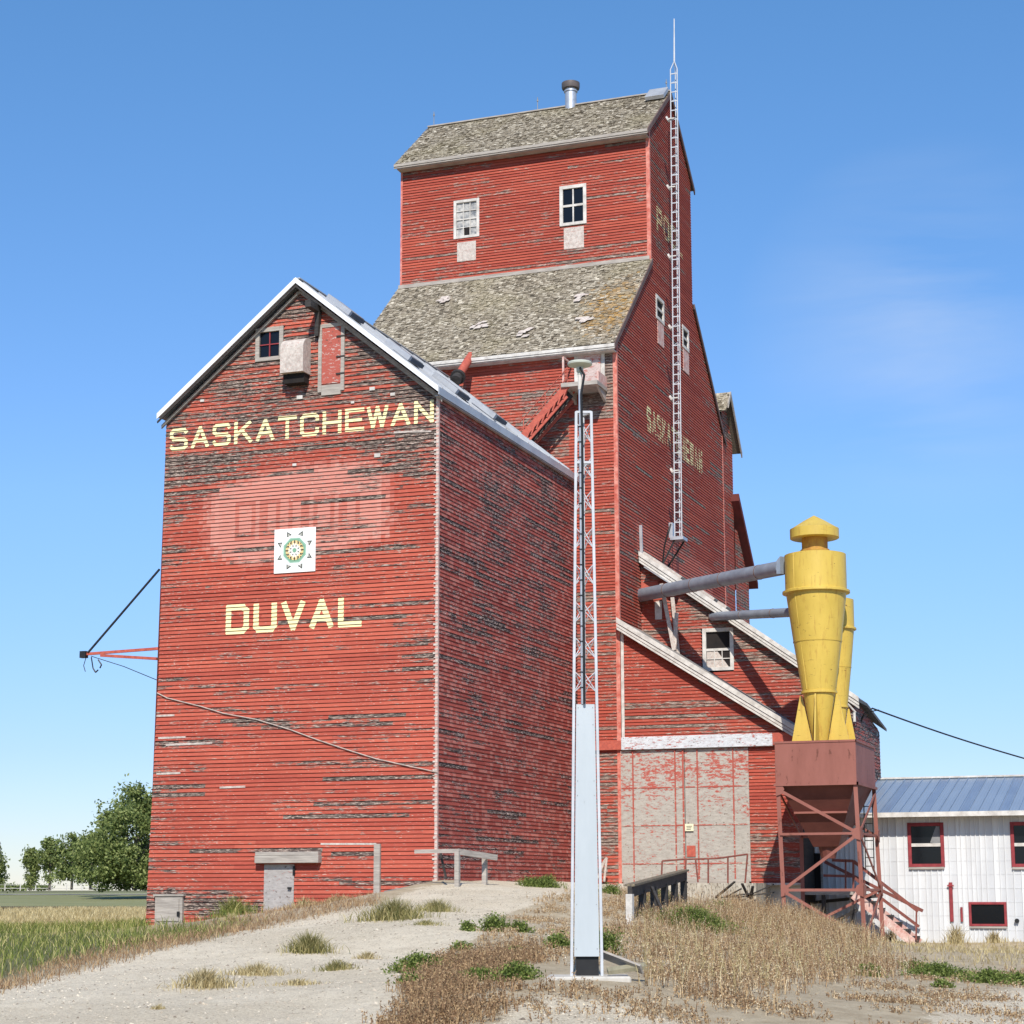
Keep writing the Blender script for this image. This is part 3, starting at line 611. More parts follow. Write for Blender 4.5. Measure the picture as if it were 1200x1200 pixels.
# ------------------------------------------------------------------ rear annex and lean-to
RY1=aX(858.5,520,TX).y; RP=aX(848,463,TX); zeR=aX(858.5,519,TX).z; XR=TX-.03
RA=thing('rear_annex',(XR,RY1,0),'small red gabled annex behind the elevator with a pale shingled roof','building')
zf=RP.z-(RP.z-zeR)*(RP.y-TY2-.1)/(RY1-RP.y)
m=MB(); siding(m,(XR,0,0),(0,1,0),(1,0,0),[(TY2+.1,0),(TY2+.1,zf),(RP.y,RP.z),(RY1,zeR),(RY1,0)],.12,.016,wearf=lambda u,z:((.45 if z>zeR else .2),0)); m.build('side_wall',MS_T,RA,col_=True)
m=MB(); kk=(RP.z-zeR)/(RY1-RP.y)
shingles(m,(-26,TY2-.3,RP.z-(RP.y-TY2+.3)*kk+.1),(XR+.3,TY2-.3,RP.z-(RP.y-TY2+.3)*kk+.1),(-26,RP.y,RP.z+.1),(XR+.3,RP.y,RP.z+.1))
shingles(m,(XR+.3,RY1+.4,zeR-.4*kk+.1),(-26,RY1+.4,zeR-.4*kk+.1),(XR+.3,RP.y,RP.z+.1),(-26,RP.y,RP.z+.1),course=.3,width=.5)
m.build('roof',M_sh,RA,col_=True)
m=MB(); m.prism([(XR+.3,RP.y,RP.z-.1),(XR+.3,RP.y,RP.z+.12),(XR+.3,RY1+.4,zeR-.4*kk+.12),(XR+.3,RY1+.4,zeR-.4*kk-.1)],(.05,0,0)); m.prism([(XR+.3,TY2,RP.z-(RP.y-TY2)*kk-.1),(XR+.3,TY2,RP.z-(RP.y-TY2)*kk+.12),(XR+.3,RP.y,RP.z+.12),(XR+.3,RP.y,RP.z-.1)],(.05,0,0)); m.build('rake_board',M_greyw,RA,split=True)
m=MB(); m.poly([(-26,RY1,0),(XR,RY1,0),(XR,RY1,zeR),(-26,RY1,zeR)],(.1,0,.5,1)); m.build('rear_wall',MS_T,RA,col_=True)
m=MB(); q=aX(846,461,TX-.3); m.tube((TX-1.0,RP.y,RP.z),(TX-1.0,RP.y,RP.z+.9),.014,5); m.build('lightning_rod',M_rod,RA)
q0=aX(864,622,TX); q1=aX(879.5,690,TX)
LT=thing('rear_lean_to',(XR,q0.y,0),'dark red lean-to sloping down behind the rear annex','building')
m=MB(); siding(m,(XR+.02,0,0),(0,1,0),(1,0,0),[(RY1+.05,0),(RY1+.05,q0.z),(q0.y,q0.z),(q1.y-.3,q1.z+.2),(q1.y-.3,0)],.12,.016,wearf=lambda u,z:(.35,0)); m.build('side_wall',MS_T,LT,col_=True)
m=MB(); m.prism([(XR+.35,RY1-.4,q0.z+1.1),(XR+.35,q1.y+.1,q1.z),(XR+.35,q1.y+.1,q1.z+.25),(XR+.35,RY1-.4,q0.z+1.4)],(-7,0,0)); m.build('roof',simple('dark_red_roof',(.14,.03,.025),c2=(.1,.025,.02)),LT)
# ------------------------------------------------------------------ annex with the town name
A_=thing('grain_annex',(AX1,AY,0),'red gabled wooden crib annex with cream lettering and a light metal roof','annex')
AP=Pl((0,AY,0),(1,0,0),(0,-1,0)); ASP=Pl((AX1,0,0),(0,1,0),(1,0,0)); XM=(AX0+AX1)/2; kA=(AZP-AZE)/(XM-AX0)
PIT=.114; LIP=.035
def octo():
    return [tuple(aY(x,y,AY).xz) for x,y in [(243,585),(262,568),(345,548),(425,540),(452,552),(456,600),(452,628),(420,636),(372,650),(300,662),(262,655),(245,640)]]
OC=octo(); OCx=[p[0] for p in OC]; OCz=[p[1] for p in OC]
def wan(u,z):
    d=(AZP-z)
    w=.08+.08*math.sin(u*1.1+2*math.sin(z*.8))
    if z>AZE-.4: w+=.33
    elif z>11.6: w+=.28
    elif z>9.3: w+=.08
    if u<AX0+.7: w+=.1
    if u>AX1-1.3 and z>6: w+=.09
    if z<.0 and u<-24.5: w+=.27
    pe=inpoly(u+np.random.uniform(-.3,.3,7),z+np.random.uniform(-.16,.16,7),OC).mean(); pk=float(pe)
    # ghost letters inside the old emblem
    if pk:
        cu_=sum(OCx)/len(OCx); cz_=sum(OCz)/len(OCz); inn=inpoly(np.array([cu_+(u-cu_)/.88]),np.array([cz_+(z-cz_)/.84]),OC)[0]
        pk=(.95 if not inn else .8)*float(pe)
        if inn and abs(z-cz_)<.62:
            t=(u-cu_+2.1)/.84
            if 0<t<5:
                f=t%1
                if f<.22 or (.6<f<.78 and abs(z-cz_)<.6) or (abs(abs(z-cz_)-.5)<.1 and f<.78): pk=.38*float(pe)
    if pk: w*=.75
    return w,pk
wN=rY(300,384,332.5,423,AY); wN=(wN[0],wN[1],wN[2],wN[3])
zbA=-1.75
m=MB(); siding(m,(0,AY,0),(1,0,0),(0,-1,0),[(AX0-.24,zbA),(AX1,zbA),(AX1,AZE),(XM,AZP),(AX0,AZE),(AX0-.02,6)],PIT,LIP,openings=[wN],wearf=wan,jit=.0045,cell=.13); m.build('front_wall',MS_A,A_,col_=True)
def was(u,z):
    return (.19+.12*math.sin(u*1.7+z*.6)*math.sin(z*1.1+u*.4)+(.06 if z>7 else -.04)),(.45 if random.random()<.25 else 0)
m=MB(); siding(m,(AX1,0,0),(0,1,0),(1,0,0),[(AY,-.6),(TY,-.6),(TY,AZE),(AY,AZE)],PIT,.025,wearf=was,jit=.0035,cell=.22); m.build('side_wall',MS_S,A_,col_=True)
m=MB(); m.poly([(AX0-.18,AY,zbA),(AX0-.18,TY-.04,zbA),(AX0,TY-.04,AZE),(AX0,AY,AZE)],(.2,0,.5,1)); m.poly([(AX0,TY-.04,zbA),(AX1,TY-.04,zbA),(AX1,TY-.04,AZE),(XM,TY-.04,AZP),(AX0,TY-.04,AZE)],(.2,0,.5,1)); m.build('rear_wall',MS_A,A_,col_=True)
# corner trim, jagged ends of boards
m=MB(); m.box((AX1-.05,AY-.034,-.4),(AX1+.028,AY-.02,AZE)); m.box((AX1+.014,AY-.02,-.4),(AX1+.028,AY+.05,AZE)); m.build('corner_trim',M_trimpale,A_,split=True)
m=MB()
for k in range(int((AZE+.4)/PIT)):
    z=-.4+k*PIT+.03; l=random.uniform(.03,.12); m.box((AX1-l,AY-.045,z),(AX1+.032,AY-.035,z+random.uniform(.03,.06)))
m.build('trim_block',M_paleboard,A_)
m=MB(); of=.33; os_=.13
for sg in (1,-1):
    xe=XM+sg*(XM-AX0+os_); ze=AZE-os_*kA
    prof=[(xe,AY-of,ze+.12),(XM,AY-of,AZP+.12),(XM,AY-of,AZP+.20),(xe,AY-of,ze+.20)]
    m.prism([(a,b,c) for a,b,c in prof],(0,TY-AY+of-.05,0))
rfA=m.build('roof',M_metalroof,A_)
m=MB()
for k in range(12):   # standing seams
    yy=AY-of+.3+k*1.02
    for sg in (1,-1):
        xe=XM+sg*(XM-AX0+os_); ze=AZE-os_*kA
        m.bar((xe,yy,ze+.225),(XM,yy,AZP+.225),.04,.05,up=(0,0,1))
m.bar((XM,AY-of+.04,AZP+.215),(XM,TY-.1,AZP+.215),.22,.03); m.build('seam',M_metalroof,rfA,split=True)
def rake(mb,d0,d1,za,zb):
    for sg in (1,-1):
        xe=XM+sg*(XM-AX0+os_); ze=AZE-os_*kA
        mb.prism([(xe,AY-d0,ze+za),(XM,AY-d0,AZP+za),(XM,AY-d0,AZP+zb),(xe,AY-d0,ze+zb)],(0,d0-d1,0))
m=MB(); rake(m,of+.03,of+.002,.06,.225); m.build('rake_board',simple('white_rake',(.78,.79,.8),c2=(.68,.69,.7),bmp=.03),A_,split=True)
m=MB(); rake(m,of,of-.04,-.06,.0); m.build('rake_shade_strip',M_darkw,A_,split=True)  # dark strip painting in the shadow line below the white rake
m=MB(); rake(m,.08,.03,-.17,-.06); m.build('rake_trim',M_greyw,A_,split=True)
m=MB(); xe=AX1+os_; ze=AZE-os_*kA; m.box((xe,AY-of,ze-.02),(xe+.03,TY-.06,ze+.2)); m.box((AX1+.03,AY-of+.05,ze-.05),(xe,TY-.06,ze-.03)); m.build('eave_board',M_metalroof,A_,split=True)
for (s,yy) in ((1.1,48.7),(3.9,48.8),(5.0,50.6),(5.2,53.4)):
    d=Vector((1,0,-kA)).normalized(); c=Vector((XM,yy,AZP+.36))+d*s*.85; m=MB(); 
    m.bar(c,c+d*.95,.9,.16,up=(kA,0,1)); o=m.build('roof_panel',M_metalroof,rfA); m=MB(); m.bar(c+d*.952,c+d*1.02,.9,.12,up=(kA,0,1)); m.build('panel_shade_end',simple('panel_shade%d'%int(s),(.07,.09,.13)),o)  # lower end coloured dark as the shadow side of the panel
# cream lettering
b0_=aY(199,530,AY); b1_=aY(507,496,AY); zt_=aY(353,484,AY); zbm=(b0_.z+b1_.z)/2
m=MB(); lettering(m,'SASKATCHEWAN',(0,AY,0),(1,0,0),(0,-1,0),b0_.x-.05,b1_.x+.1,b0_.z+.02,.67,PIT,LIP,.165,slopez=(b1_.z-b0_.z)/12); m.build('lettering',M_letter,A_,label='cream painted word SASKATCHEWAN below the gable')
b0_=aY(264,744,AY); b1_=aY(423,734,AY)
m=MB(); lettering(m,'DUVAL',(0,AY,0),(1,0,0),(0,-1,0),b0_.x-.05,b1_.x+.12,b0_.z,.86,PIT,LIP,.2,slopez=(b1_.z-b0_.z)/5); m.build('lettering',M_letter,A_,label='cream painted town name DUVAL')
window(AP,A_,wN,M_greyw,2,2,.13,.03,M_glass,lbl='small four light window in the gable',sill=M_redframe)
# vent hood
u0,u1,z0,z1=rY(338,399,364.5,441,AY); prof=[]
for i in range(9):
    t=i/8*math.pi/2; prof.append((AY-.02-.5*math.sin(t),z1-.35+.35*math.cos(t)))
prof=[(AY-.02,z1)]+prof+[(AY-.52,z0),(AY-.02,z0)]
m=MB(); m.prism([(u0,y,z) for y,z in prof[:-1]]+[(u0,AY-.5,z0),(u0,AY-.5,z0)][:0]+[(u0,AY-.02,z0)],(u1-u0,0,0)); vh=m.build('vent_hood',M_paleboard,A_)
m=MB(); m.box((u0+.04,AY-.35,z0-.28),(u1-.04,AY-.02,z0-.005)); m.build('hood_shade',M_dark,vh)  # black box standing in for the shadow below the hood
# gable hatch
u0,u1,z0,z1=rY(374,376,404.5,463,AY); m=MB()
AP.slab(m,u0,u0+.11,z0+.1,z1-.1,0,.07); AP.slab(m,u1-.11,u1,z0+.1,z1-.1,0,.07); AP.slab(m,u0+.112,u1-.112,z1-.2,z1-.09,0,.07); AP.slab(m,u0+.112,u1-.112,z0,z0+.3,0,.06); hd=m.build('gable_door',M_greyw,A_,label='tall narrow gable door with peeling red panel')
m=MB(); AP.slab(m,u0+.112,u1-.112,z0+.34,z1-.202,0,.05); m.build('door_panel',M_door2,hd)
m=MB()
for zz in (z1-.5,(z0+z1)/2,z0+.6): AP.slab(m,u1-.25,u1+.02,zz-.02,zz+.02,.071,.085)
m.build('hinge',M_darkw,hd,split=True)
q=aY(374,364,AY); m=MB(); m.box((q.x-.08,AY-.75,q.z-.1),(q.x+.1,AY-.03,q.z+.1)); m.bar((q.x+.05,AY-.15,q.z-.1),(q.x+.0,AY-.1,q.z-.8),.12,.16); m.build('hoist_beam',M_darkw,A_)
for (x,y,s) in ((352,466,.09),(437,456,.08),(461,462.5,.07),(346,545,.06),(238,470,.06),(443,534,.09),(414,472,.05)):
    q=aY(x,y,AY); m=MB(); m.box((q.x-s,AY-.06,q.z-s*.6),(q.x+s,AY-.02,q.z+s*.6)); m.build('wall_fitting',M_white,A_)
# loose pale boards
for (x0,x1,y) in ((186,218,865),(195,249,873),(184,212,907),(184,205,839),(258,288,923),(462,506,507)):
    a=aY(x0,y,AY); b=aY(x1,y-(x1-x0)*.04,AY); m=MB(); m.bar(a+Vector((0,-.03,0)),b+Vector((0,-.028,0)),.012,.055); m.build('bare_board',M_paleboard,A_)
# doors at the foot
u0,u1,z0,z1=rY(184,1050,216,1087,AY); m=MB(); AP.slab(m,u0,u1,z0,z1,.0,.12); hh=m.build('low_hatch',M_greyw,A_,label='square grey plank hatch at the foot of the wall'); 
m=MB(); AP.slab(m,u0-.05,u1+.05,z1,z1+.05,0,.16); AP.slab(m,u0+.08,u1-.1,z0+.18,z1-.08,.121,.15); m.build('hatch_cover',M_greyw,hh,split=True); m=MB(); AP.slab(m,u1-.14,u1-.06,z0+.32,z0+.45,.151,.18); m.build('latch',M_black,hh,split=True)
u0,u1,z0,z1=rY(310,1013,345,1069,AY); m=MB(); AP.slab(m,u0,u1,z0-.3,z1,0,.045); sd=m.build('service_door',M_door3,A_,label='short grey weathered door beneath a plank canopy')
m=MB(); AP.slab(m,u1-.16,u1-.06,(z0+z1)/2-.02,(z0+z1)/2+.03,.046,.12); AP.slab(m,u1-.03,u1+.03,z1-.3,z1-.05,.02,.07); m.build('latch',M_black,sd,split=True)
u0,u1,z0,z1=rY(303,998.5,377.5,1011.5,AY); m=MB(); AP.slab(m,u0,u1,z0,z1-.1,0,.25); AP.slab(m,u0+.01,u1-.01,z1-.098,z1,0,.24); m.build('door_canopy',M_greyw,A_,bevel=.01,split=True)
u0,u1,z0,z1=rY(440,989,447,1045,AY); m=MB(); AP.slab(m,u0,u1,z0-.2,z1,.03,.12); m.build('guard_post',M_greyw,A_)
a=aY(376,989,AY-.02); b=aY(441,989,AY-.02); m=MB(); m.bar(a,b,.03,.05); m.build('guard_board',M_paleboard,A_)
# sagging cable on the wall and bracket on the left
m=MB(); pts=[aY(x,y,AY-.06) for x,y in [(184,812),(196,818),(236,828),(262,836),(300,843),(340,855),(372,867),(405,878),(440,889),(480,898),(513,905)]]; m.path(pts,.016); m.build('cable',simple('cable_pale',(.5,.42,.36),bmp=0),label='pale slack cable sagging across the red front wall of the annex',cat='cable')
WB=thing('wire_bracket',tuple(aY(184,765,AY+.3)),'red timber wire bracket braced out from the left wall of the annex','bracket')
YB=AY+.5; tipb=aY(101,767,YB); m=MB(); m.bar(aY(94,767,YB),aY(186,760,YB+.3),.07,.08); m.build('rail',M_orange,WB); m=MB(); m.bar(aY(118,768,YB-.05),aY(184,772,YB-.1),.07,.08); m.build('rail',M_orange,WB)
m=MB(); m.bar(aY(103,765,YB),aY(187,667,YB),.045,.05); m.build('strut',M_black,WB)
m=MB(); m.box(tipb+Vector((-.18,-.08,-.1)),tipb+Vector((.02,.08,.1))); 
m.path([aY(101,770,YB),aY(98,780,YB),aY(100,787,YB)],.012); m.path([aY(107,770,YB),aY(109,783,YB),aY(112,788,YB),aY(115,785,YB)],.02); m.path([aY(115,773,YB),aY(119,779,YB),aY(117,783,YB)],.02); m.build('insulator',M_black,WB)
m=MB(); m.path([aY(107,769,YB),aY(145,781,YB),aY(184,797,YB-.3)],.012); m.build('wire',M_black,WB)
# quilt sign
u0,u1,z0,z1=rY(322.5,619.5,370.5,671,AY); QS=thing('quilt_sign',((u0+u1)/2,AY,z0),'square white quilt block sign with a green ringed star hung on the annex front','sign')
D0=.055; m=MB(); AP.slab(m,u0,u1,z0,z1,.02,D0); m.build('board',simple('sign_white',(.82,.83,.8),c2=(.8,.81,.78),bmp=0),QS)
cu,cz=(u0+u1)/2,(z0+z1)/2; S_=(u1-u0)/2
M_sg=simple('sign_green',(.16,.33,.2),c2=(.2,.38,.26),bmp=0); M_so=simple('sign_cream',(.75,.55,.25),c2=(.7,.5,.22),bmp=0); M_sk=simple('sign_dark',(.05,.05,.04),c2=(.09,.09,.07),bmp=0); M_sw=simple('sign_pale',(.8,.78,.72),bmp=0)
def disc(r,n,d,rot=0):
    m=MB(); m.poly([AP.P(cu+S_*r*math.cos(rot+2*math.pi*i/n),cz+S_*r*math.sin(rot+2*math.pi*i/n),d) for i in range(n)][::1]); return m
disc(.60,8,D0+.003,math.pi/8).build('green_ring',simple('sign_palegreen',(.33,.52,.4),bmp=0),QS); disc(.54,8,D0+.006,math.pi/8).build('green_ring',M_sg,QS); disc(.44,20,D0+.009).build('cream_disc',M_so,QS)
m=MB(); pp=[]
for i in range(32): r=(.36 if i%2 else .24); a=math.pi*2*i/32; pp.append(AP.P(cu+S_*r*math.cos(a),cz+S_*r*math.sin(a),D0+.012))
m.poly(pp); m.build('rosette',M_sw,QS)
m=MB()
for ring,(rr,s,n) in enumerate(((.36,.05,12),(.2,.035,8),(.42,.03,16))):
    for i in range(n):
        a=2*math.pi*(i+.5*ring)/n; c=(cu+S_*rr*math.cos(a),cz+S_*rr*math.sin(a)); e=(math.cos(a),math.sin(a))
        m.poly([AP.P(c[0]+S_*s*1.3*e[0],c[1]+S_*s*1.3*e[1],D0+.015),AP.P(c[0]-S_*s*e[1],c[1]+S_*s*e[0],D0+.015),AP.P(c[0]-S_*s*1.3*e[0],c[1]-S_*s*1.3*e[1],D0+.015),AP.P(c[0]+S_*s*e[1],c[1]-S_*s*e[0],D0+.015)])
m.build('pattern',M_sk,QS); disc(.1,8,D0+.018).build('star_center',M_sg,QS)
m=MB(); m2=MB()
for i in range(8):
    a=math.pi/8+i*math.pi/4; e=Vector((math.cos(a),math.sin(a))); t=Vector((-e.y,e.x)); side=1 if i%2 else -1
    c=e*.70; tipv=e*.93+t*side*-.03
    def q(v): return AP.P(cu+S_*v.x,cz+S_*v.y,D0+.004)
    def q2(v): return AP.P(cu+S_*v.x,cz+S_*v.y,D0+.008)
    m.poly([q(c-t*.13),q(c+t*.13),q(tipv)]); m2.poly([q2(c-t*.07+e*.0),q2(c+t*.07),q2(c.lerp(tipv,.6))])
m.build('star_point',M_sk,QS); m2.build('star_point',simple('sign_grey',(.45,.45,.4),bmp=0),QS)
# ------------------------------------------------------------------ drive shed
D=thing('drive_shed',(TX+.1,TY,0),'red wooden drive shed with big peeling sliding doors and sloping roofs','shed')
DP=Pl((0,TY-.02,0),(1,0,0),(0,-1,0)); x1=aY(935,860,TY).x; pA=aY(731,735,TY); pB=aY(940,862,TY)
sl=(pB.z-pA.z)/(pB.x-pA.x); X0=TX+.06; XE=-12.35
zA=lambda x:pA.z+(x-pA.x)*sl
drU0,drU1,drZ0,drZ1=rY(729,877,879,1034,TY)
hb=aY(820,877,TY).z
def wd(u,z): return (.1+.1*math.sin(z*2+u))+(.15 if z<2 else 0),0
m=MB(); siding(m,(0,TY-.02,0),(1,0,0),(0,-1,0),[(X0,hb),(XE,hb),(XE,zA(XE)),(X0,zA(X0))],.108,.033,wearf=wd); siding(m,(0,TY-.02,0),(1,0,0),(0,-1,0),[(drU1,.05),(XE,.05),(XE,hb),(drU1,hb)],.108,.033,wearf=wd); m.build('front_wall',MS_T,D,col_=True)
m=MB(); m.box((X0,TY+.1,-1.5),(XE,TY+.14,hb)); m.build('backing_wall',M_dark,D)
# lower roof: slab from front wall back to the upper wall
m=MB(); f0=(X0-.05,TY-.35,zA(X0-.05)); xe2=XE+.55
m.prism([(X0-.05,TY-.35,zA(X0-.05)+.06),(xe2,TY-.35,zA(xe2)+.06),(xe2,TY-.35,zA(xe2)+.14),(X0-.05,TY-.35,zA(X0-.05)+.14)],(0,UY-TY+.3,0)); lr=m.build('roof',simple('roof_felt',(.3,.28,.26),c2=(.2,.19,.17)),D)
m=MB(); 
for (dz0,dz1,dd) in ((.02,.2,.05),(-.1,-.0,.02),(-.2,-.12,.0)): m.prism([(X0-.05,TY-.35-dd,zA(X0-.05)+dz0),(xe2,TY-.35-dd,zA(xe2)+dz0),(xe2,TY-.35-dd,zA(xe2)+dz1),(X0-.05,TY-.35-dd,zA(X0-.05)+dz1)],(0,.05,0))
m.build('rake_board',M_white,D,split=True)
m=MB(); m.prism([(XE,TY,-.5),(XE,UY,-.5),(XE,UY,zA(XE)),(XE,TY,zA(XE))],(-.04,0,0)); m.build('side_wall',M_darkw,D)
q=aY(731,800,TY); m=MB(); m.box((X0,TY-.06,hb+.1),(X0+.1,TY-.045,zA(X0)-.05)); m.build('corner_trim',M_white,D,split=True)
# header beam + door
u0,u1,z0,z1=rY(730,862,907,877,TY); m=MB(); DP.slab(m,u0,u1,z0,z1,.02,.2); m.build('header_beam',M_beam,D,bevel=.01,split=True)
m=MB(); DP.slab(m,u1,XE+.2,z0+.03,z1,.02,.2); DP.slab(m,X0-1.1,u0-.01,z0+.02,z1-.1,.02,.12); m.build('header_beam',M_orange,D,split=True)
xm=(drU0+drU1)/2+.02
for k,(a,b) in enumerate(((drU0,xm-.01),(xm+.01,drU1))):
    m=MB(); DP.slab(m,a,b,drZ0+.02,drZ1-.03,.0,.07-.012*k); o=m.build('sliding_door',M_door,D,label='left half of the peeling sliding doors' if k==0 else 'right half of the peeling sliding doors, with a small notice')
    m=MB(); us=(a+.42,b-.3,) if k==0 else (a+.42,b-.5)
    dd=.0715-.012*k
    for u in us: DP.slab(m,u-.02,u+.02,drZ0+.03,drZ1-.05,dd,dd+.035)
    if k==0: DP.slab(m,b-.06,b-.01,drZ0+.03,drZ1-.05,dd,dd+.03)
    m.build('batten',door_mat('batten_paint%d'%k,.66),o,split=True)
    m=MB()
    for y in (922.5,967,1012):
        zz=aY(800,y,TY).z; ed=sorted([a+.02,b-.07]+[u+s for u in us for s in(-.022,.022)])
        for i in range(0,len(ed),2): DP.slab(m,ed[i],ed[i+1],zz-.02,zz+.02,dd-.0005,dd+.012)
    m.build('cross_batten',door_mat('peeling_batten%d'%k,.72),o,split=True)
    m=MB(); DP.slab(m,a+.05,b-.05,drZ0-.08,drZ0+.1,.075,.1); m.build('bottom_rail',M_greyw,o,split=True)
u0,u1,z0,z1=rY(804,965.5,814,974,TY); m=MB(); DP.slab(m,u0,u1,z0,z1,.11,.12); no=m.build('notice',simple('notice_cream',(.75,.72,.5),bmp=0),D)
m=MB(); 
for i in range(3): DP.slab(m,u0+.05,u1-.05-.02*i,z1-.09-.05*i,z1-.07-.05*i,.1205,.123)
m.build('notice_print',M_sk,no)
u0,u1,z0,z1=rY(806,991,816,1004,TY); m=MB(); DP.slab(m,u0,u1,z0,z1,.065,.09); m.build('patch_board',M_orange,D)
# upper shed wall
UP=Pl((0,UY,0),(1,0,0),(0,-1,0)); qa=aY(750,652,UY); qb=aY(1000,818,UY); su=(qb.z-qa.z)/(qb.x-qa.x); zU=lambda x:qa.z+(x-qa.x)*su
wU=rY(823.5,736,860,786,UY); XU=TX+.03
def wu(u,z): return .26+.15*math.sin(u*1.5+z*2),0
m=MB(); siding(m,(0,UY,0),(1,0,0),(0,-1,0),[(XU,2.6),(URX,2.6),(URX,zU(URX)-.1),(XU,zU(XU)-.1)],.108,.033,openings=[wU],wearf=wu); m.build('upper_wall',MS_T,D,col_=True)
m=MB(); m.poly([(XU,UY+.3,-1.5),(URX,UY+.3,-1.5),(URX,UY+.3,zU(URX)-.2),(XU,UY+.3,zU(XU)-.2)]); m.build('backing_wall',M_dark,D)
m=MB(); m.box((XU,UY+.05,-1.5),(-12.6,UY+.1,2.6)); m.build('backing_wall',M_darkw,D)
YR=aX(1031,880,URX).y; zr1=aX(1031,857,URX).z; zr0=zU(URX)-.15
m=MB(); siding(m,(URX,0,0),(0,1,0),(1,0,0),[(UY,1.5),(UY,zr0),(UY+1.2,zr0),(YR,zr1),(YR,1.5)],.12,.016,wearf=lambda u,z:(.42,0)); m.build('side_wall',MS_S,D,col_=True)
m=MB(); xe3=URX+.22
m.prism([(XU+.02,UY-.3,zU(XU+.02)),(xe3,UY-.3,zU(xe3)),(xe3,UY-.3,zU(xe3)+.1),(XU+.02,UY-.3,zU(XU+.02)+.1)],(0,1.6,0)); 
m.prism([(XU+.02,UY+1.3,zU(XU+.02)),(xe3,UY+1.3,zU(xe3)),(xe3,UY+1.3,zU(xe3)+.1),(XU+.02,UY+1.3,zU(XU+.02)+.1)],(0,YR-UY-1.0,zr1-zr0)); m.build('roof',simple('roof_felt2',(.12,.11,.1),c2=(.08,.075,.07)),D,label='upper sloping roof over the window')
m=MB()
for (dz0,dz1,dd) in ((.0,.17,.05),(-.12,-.02,.02),(-.22,-.14,.0)): m.prism([(XU+.02,UY-.3-dd,zU(XU+.02)+dz0),(xe3,UY-.3-dd,zU(xe3)+dz0),(xe3,UY-.3-dd,zU(xe3)+dz1),(XU+.02,UY-.3-dd,zU(XU+.02)+dz1)],(0,.05,0))
m.build('rake_board',M_white,D,split=True)
m=MB(); m.bar((XU+.06,UY-.1,zU(XU)+.1),(XU+.04,UY-.1,zU(XU)+1.1),.1,.06); 
q=aY(756,665,UY-.4); q2=aY(795,690,UY-.4); m.bar(q,q2,.3,.03,up=(.6,0,1)); m.build('flashing',M_metalroof,D,split=True)
for i,(xa,xb) in enumerate(((806,838),(842,852),(756,800))):
    a=aY(xa,zU and 0,UY) if 0 else Vector((aY(xa,700,UY).x,UY+.1,0)); b=Vector((aY(xb,700,UY).x,UY+.1,0)); a.z=zU(a.x)+.2; b.z=zU(b.x)+.2
    m=MB(); m.bar(a,b,.6,.12,up=(0,0,1)); m.build('roof_debris',M_paleboard,D)
window(UP,D,wU,M_white,1,2,.13,.05,M_dark,True,'white framed sash window on the upper wall'); 
m=MB(); a0,a1,b0,b1=wU[0]+.14,wU[1]-.14,wU[2]+.12,(wU[2]+wU[3])/2-.03
for i in range(1,3): u=a0+(a1-a0)*i/3; UP.slab(m,u-.015,u+.015,b0,b1,-.01,.016)
UP.slab(m,a0,a1,(b0+b1)/2-.015,(b0+b1)/2+.015,-.01,.019); m.build('muntin',M_white,D,split=True)
m=MB(); m.poly([UP.P(a0,b0,-.012),UP.P(a1-.05,b0,-.012),UP.P(a0+.35,b1,-.012),UP.P(a0,b1,-.012)]); m.build('curtain',M_paleboard,D)
# V brace of pale boards under the duct
m=MB(); 
for (xa,ya,xb,yb,dd) in ((775,684,790,762,-.55),(790,764,793,718,-.5),(795,770,788,700,-.2)):
    m.bar(aY(xa,ya,UY+dd),aY(xb,yb,UY+dd),.04,.13,up=(1,0,0))
m.build('duct_brace',M_paleboard,D,split=True)
u0,u1,z0,z1=rY(768,705,776,726,UY); m=MB(); UP.slab(m,u0,u1,z0,z1,.02,.06); m.build('patch_board',M_white,D)
u0,u1,z0,z1=rY(752,682,772,697,UY); m=MB(); UP.slab(m,u0,u1,z0,z1,.03,.06); m.build('patch_board',M_orange,D)
# foundation, apron
zs_=aY(820,1035,TY).z
m=MB(); m.box((X0-.2,TY-.05,-1.6),(XE,TY+.1,zs_)); m.build('foundation',M_conc,D)
u0,u1,z0,z1=rY(878,1032,920,1041,TY-.35); m=MB(); m.box((drU1-.1,TY-.55,.1),(XE,TY-.05,.16)); m.build('sill_board',M_paleboard,D)
m=MB(); xa=aY(752,1036,58).x; xb=aY(884,1036,58).x; ztp=aY(820,1035,58.2).z; m.box((xa,58.2,-1.5),(xb,TY-.06,ztp)); m.build('concrete_apron',simple('stained_concrete',(.5,.46,.38),c2=(.3,.26,.2),sc=2,stretch=(3,3,1),spots=((.06,.05,.04),.56)),label='stained concrete apron in front of the sliding doors',cat='concrete step')
m=MB()
for i in range(12):
    x=random.uniform(838,880); a=aY(x,1056-random.uniform(0,6),57.9); b=a+Vector((random.uniform(-.5,1.2),random.uniform(-.4,.1),random.uniform(0,.5))); m.bar(a,b,.08,.04)
m.build('timber_pile',M_darkw,label='pile of dark old timbers leaning on the concrete apron',cat='timber pile')
